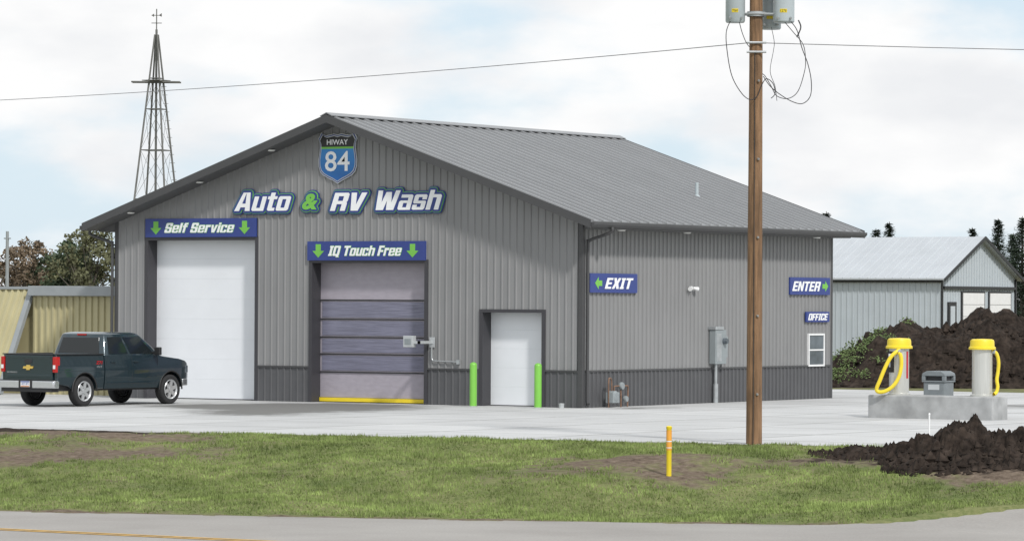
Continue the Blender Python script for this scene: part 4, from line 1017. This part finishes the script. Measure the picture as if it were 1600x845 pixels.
# ------------------------------------------------------------------ CAMERA
yaw,pitch,roll=-.55496,.00827,.00559
f=np.array([math.sin(yaw)*math.cos(pitch),math.cos(yaw)*math.cos(pitch),math.sin(pitch)])
r0=np.array([math.cos(yaw),-math.sin(yaw),0]); u0=np.cross(r0,f)
r=r0*math.cos(roll)+u0*math.sin(roll); u=-r0*math.sin(roll)+u0*math.cos(roll)
cd=bpy.data.cameras.new('camera'); cam=bpy.data.objects.new('camera',cd); COL.objects.link(cam)
cam.matrix_world=Matrix(((r[0],u[0],-f[0],53.6455),(r[1],u[1],-f[1],-90.15586),(r[2],u[2],-f[2],2.86177),(0,0,0,1)))
cd.sensor_width=36; cd.lens=6018.69/1600*36; cd.clip_end=6000; cd.clip_start=1; scene.camera=cam

# ------------------------------------------------------------------ LIGHT
sun_dir=Vector((.66,-.40,.70)).normalized()   # towards the sun
el=math.asin(sun_dir.z); az=math.atan2(sun_dir.x,sun_dir.y)
sd=bpy.data.lights.new('sun','SUN'); sd.energy=2.7; sd.angle=math.radians(5); sd.color=(1,.975,.94)
so=bpy.data.objects.new('sun',sd); COL.objects.link(so); so.rotation_euler=sun_dir.to_track_quat('Z','Y').to_euler(); so.location=(0,0,40)
w=bpy.data.worlds.new('World'); scene.world=w; w.use_nodes=True; nt=w.node_tree; N=nt.nodes; L=nt.links; N.clear()
out=N.new('ShaderNodeOutputWorld'); bg=N.new('ShaderNodeBackground'); bg.inputs['Strength'].default_value=.1
sky=N.new('ShaderNodeTexSky'); sky.sky_type='NISHITA'; sky.sun_disc=False; sky.sun_elevation=el; sky.sun_rotation=az; sky.air_density=1.0; sky.dust_density=.5
tc=N.new('ShaderNodeTexCoord'); mp=N.new('ShaderNodeMapping'); mp.inputs['Scale'].default_value=(1,1,2.4); mp.inputs['Location'].default_value=(.35,.1,.2)
n1=N.new('ShaderNodeTexNoise'); n1.inputs['Scale'].default_value=11; n1.inputs['Detail'].default_value=9; n1.inputs['Roughness'].default_value=.5
L.new(tc.outputs['Generated'],mp.inputs['Vector']); L.new(mp.outputs[0],n1.inputs['Vector'])
mr=N.new('ShaderNodeMapRange'); mr.interpolation_type='SMOOTHSTEP'; mr.inputs['From Min'].default_value=.36; mr.inputs['From Max'].default_value=.53; mr.inputs['To Min'].default_value=0.0; mr.inputs['To Max'].default_value=1.0
L.new(n1.outputs['Fac'],mr.inputs['Value'])
n2=N.new('ShaderNodeTexNoise'); n2.inputs['Scale'].default_value=17; n2.inputs['Detail'].default_value=8
L.new(mp.outputs[0],n2.inputs['Vector'])
cr=N.new('ShaderNodeValToRGB'); cr.color_ramp.elements[0].position=.32; cr.color_ramp.elements[1].position=.56
cr.color_ramp.elements[0].color=(.855,.868,.89,1); cr.color_ramp.elements[1].color=(1,1,1,1); L.new(n2.outputs['Fac'],cr.inputs[0])
sv=N.new('ShaderNodeVectorMath'); sv.operation='SCALE'; sv.inputs['Scale'].default_value=10; L.new(cr.outputs[0],sv.inputs[0])
mb_=N.new('ShaderNodeMixRGB'); mb_.inputs[0].default_value=.85; L.new(sky.outputs[0],mb_.inputs[1]); mb_.inputs[2].default_value=(7.0,8.4,9.6,1)
mx=N.new('ShaderNodeMixRGB'); L.new(mr.outputs[0],mx.inputs[0]); L.new(mb_.outputs[0],mx.inputs[1]); L.new(sv.outputs[0],mx.inputs[2])
L.new(mx.outputs[0],bg.inputs['Color']); L.new(bg.outputs[0],out.inputs['Surface'])
scene.view_settings.view_transform='Standard'; scene.view_settings.look='None'; scene.view_settings.exposure=0
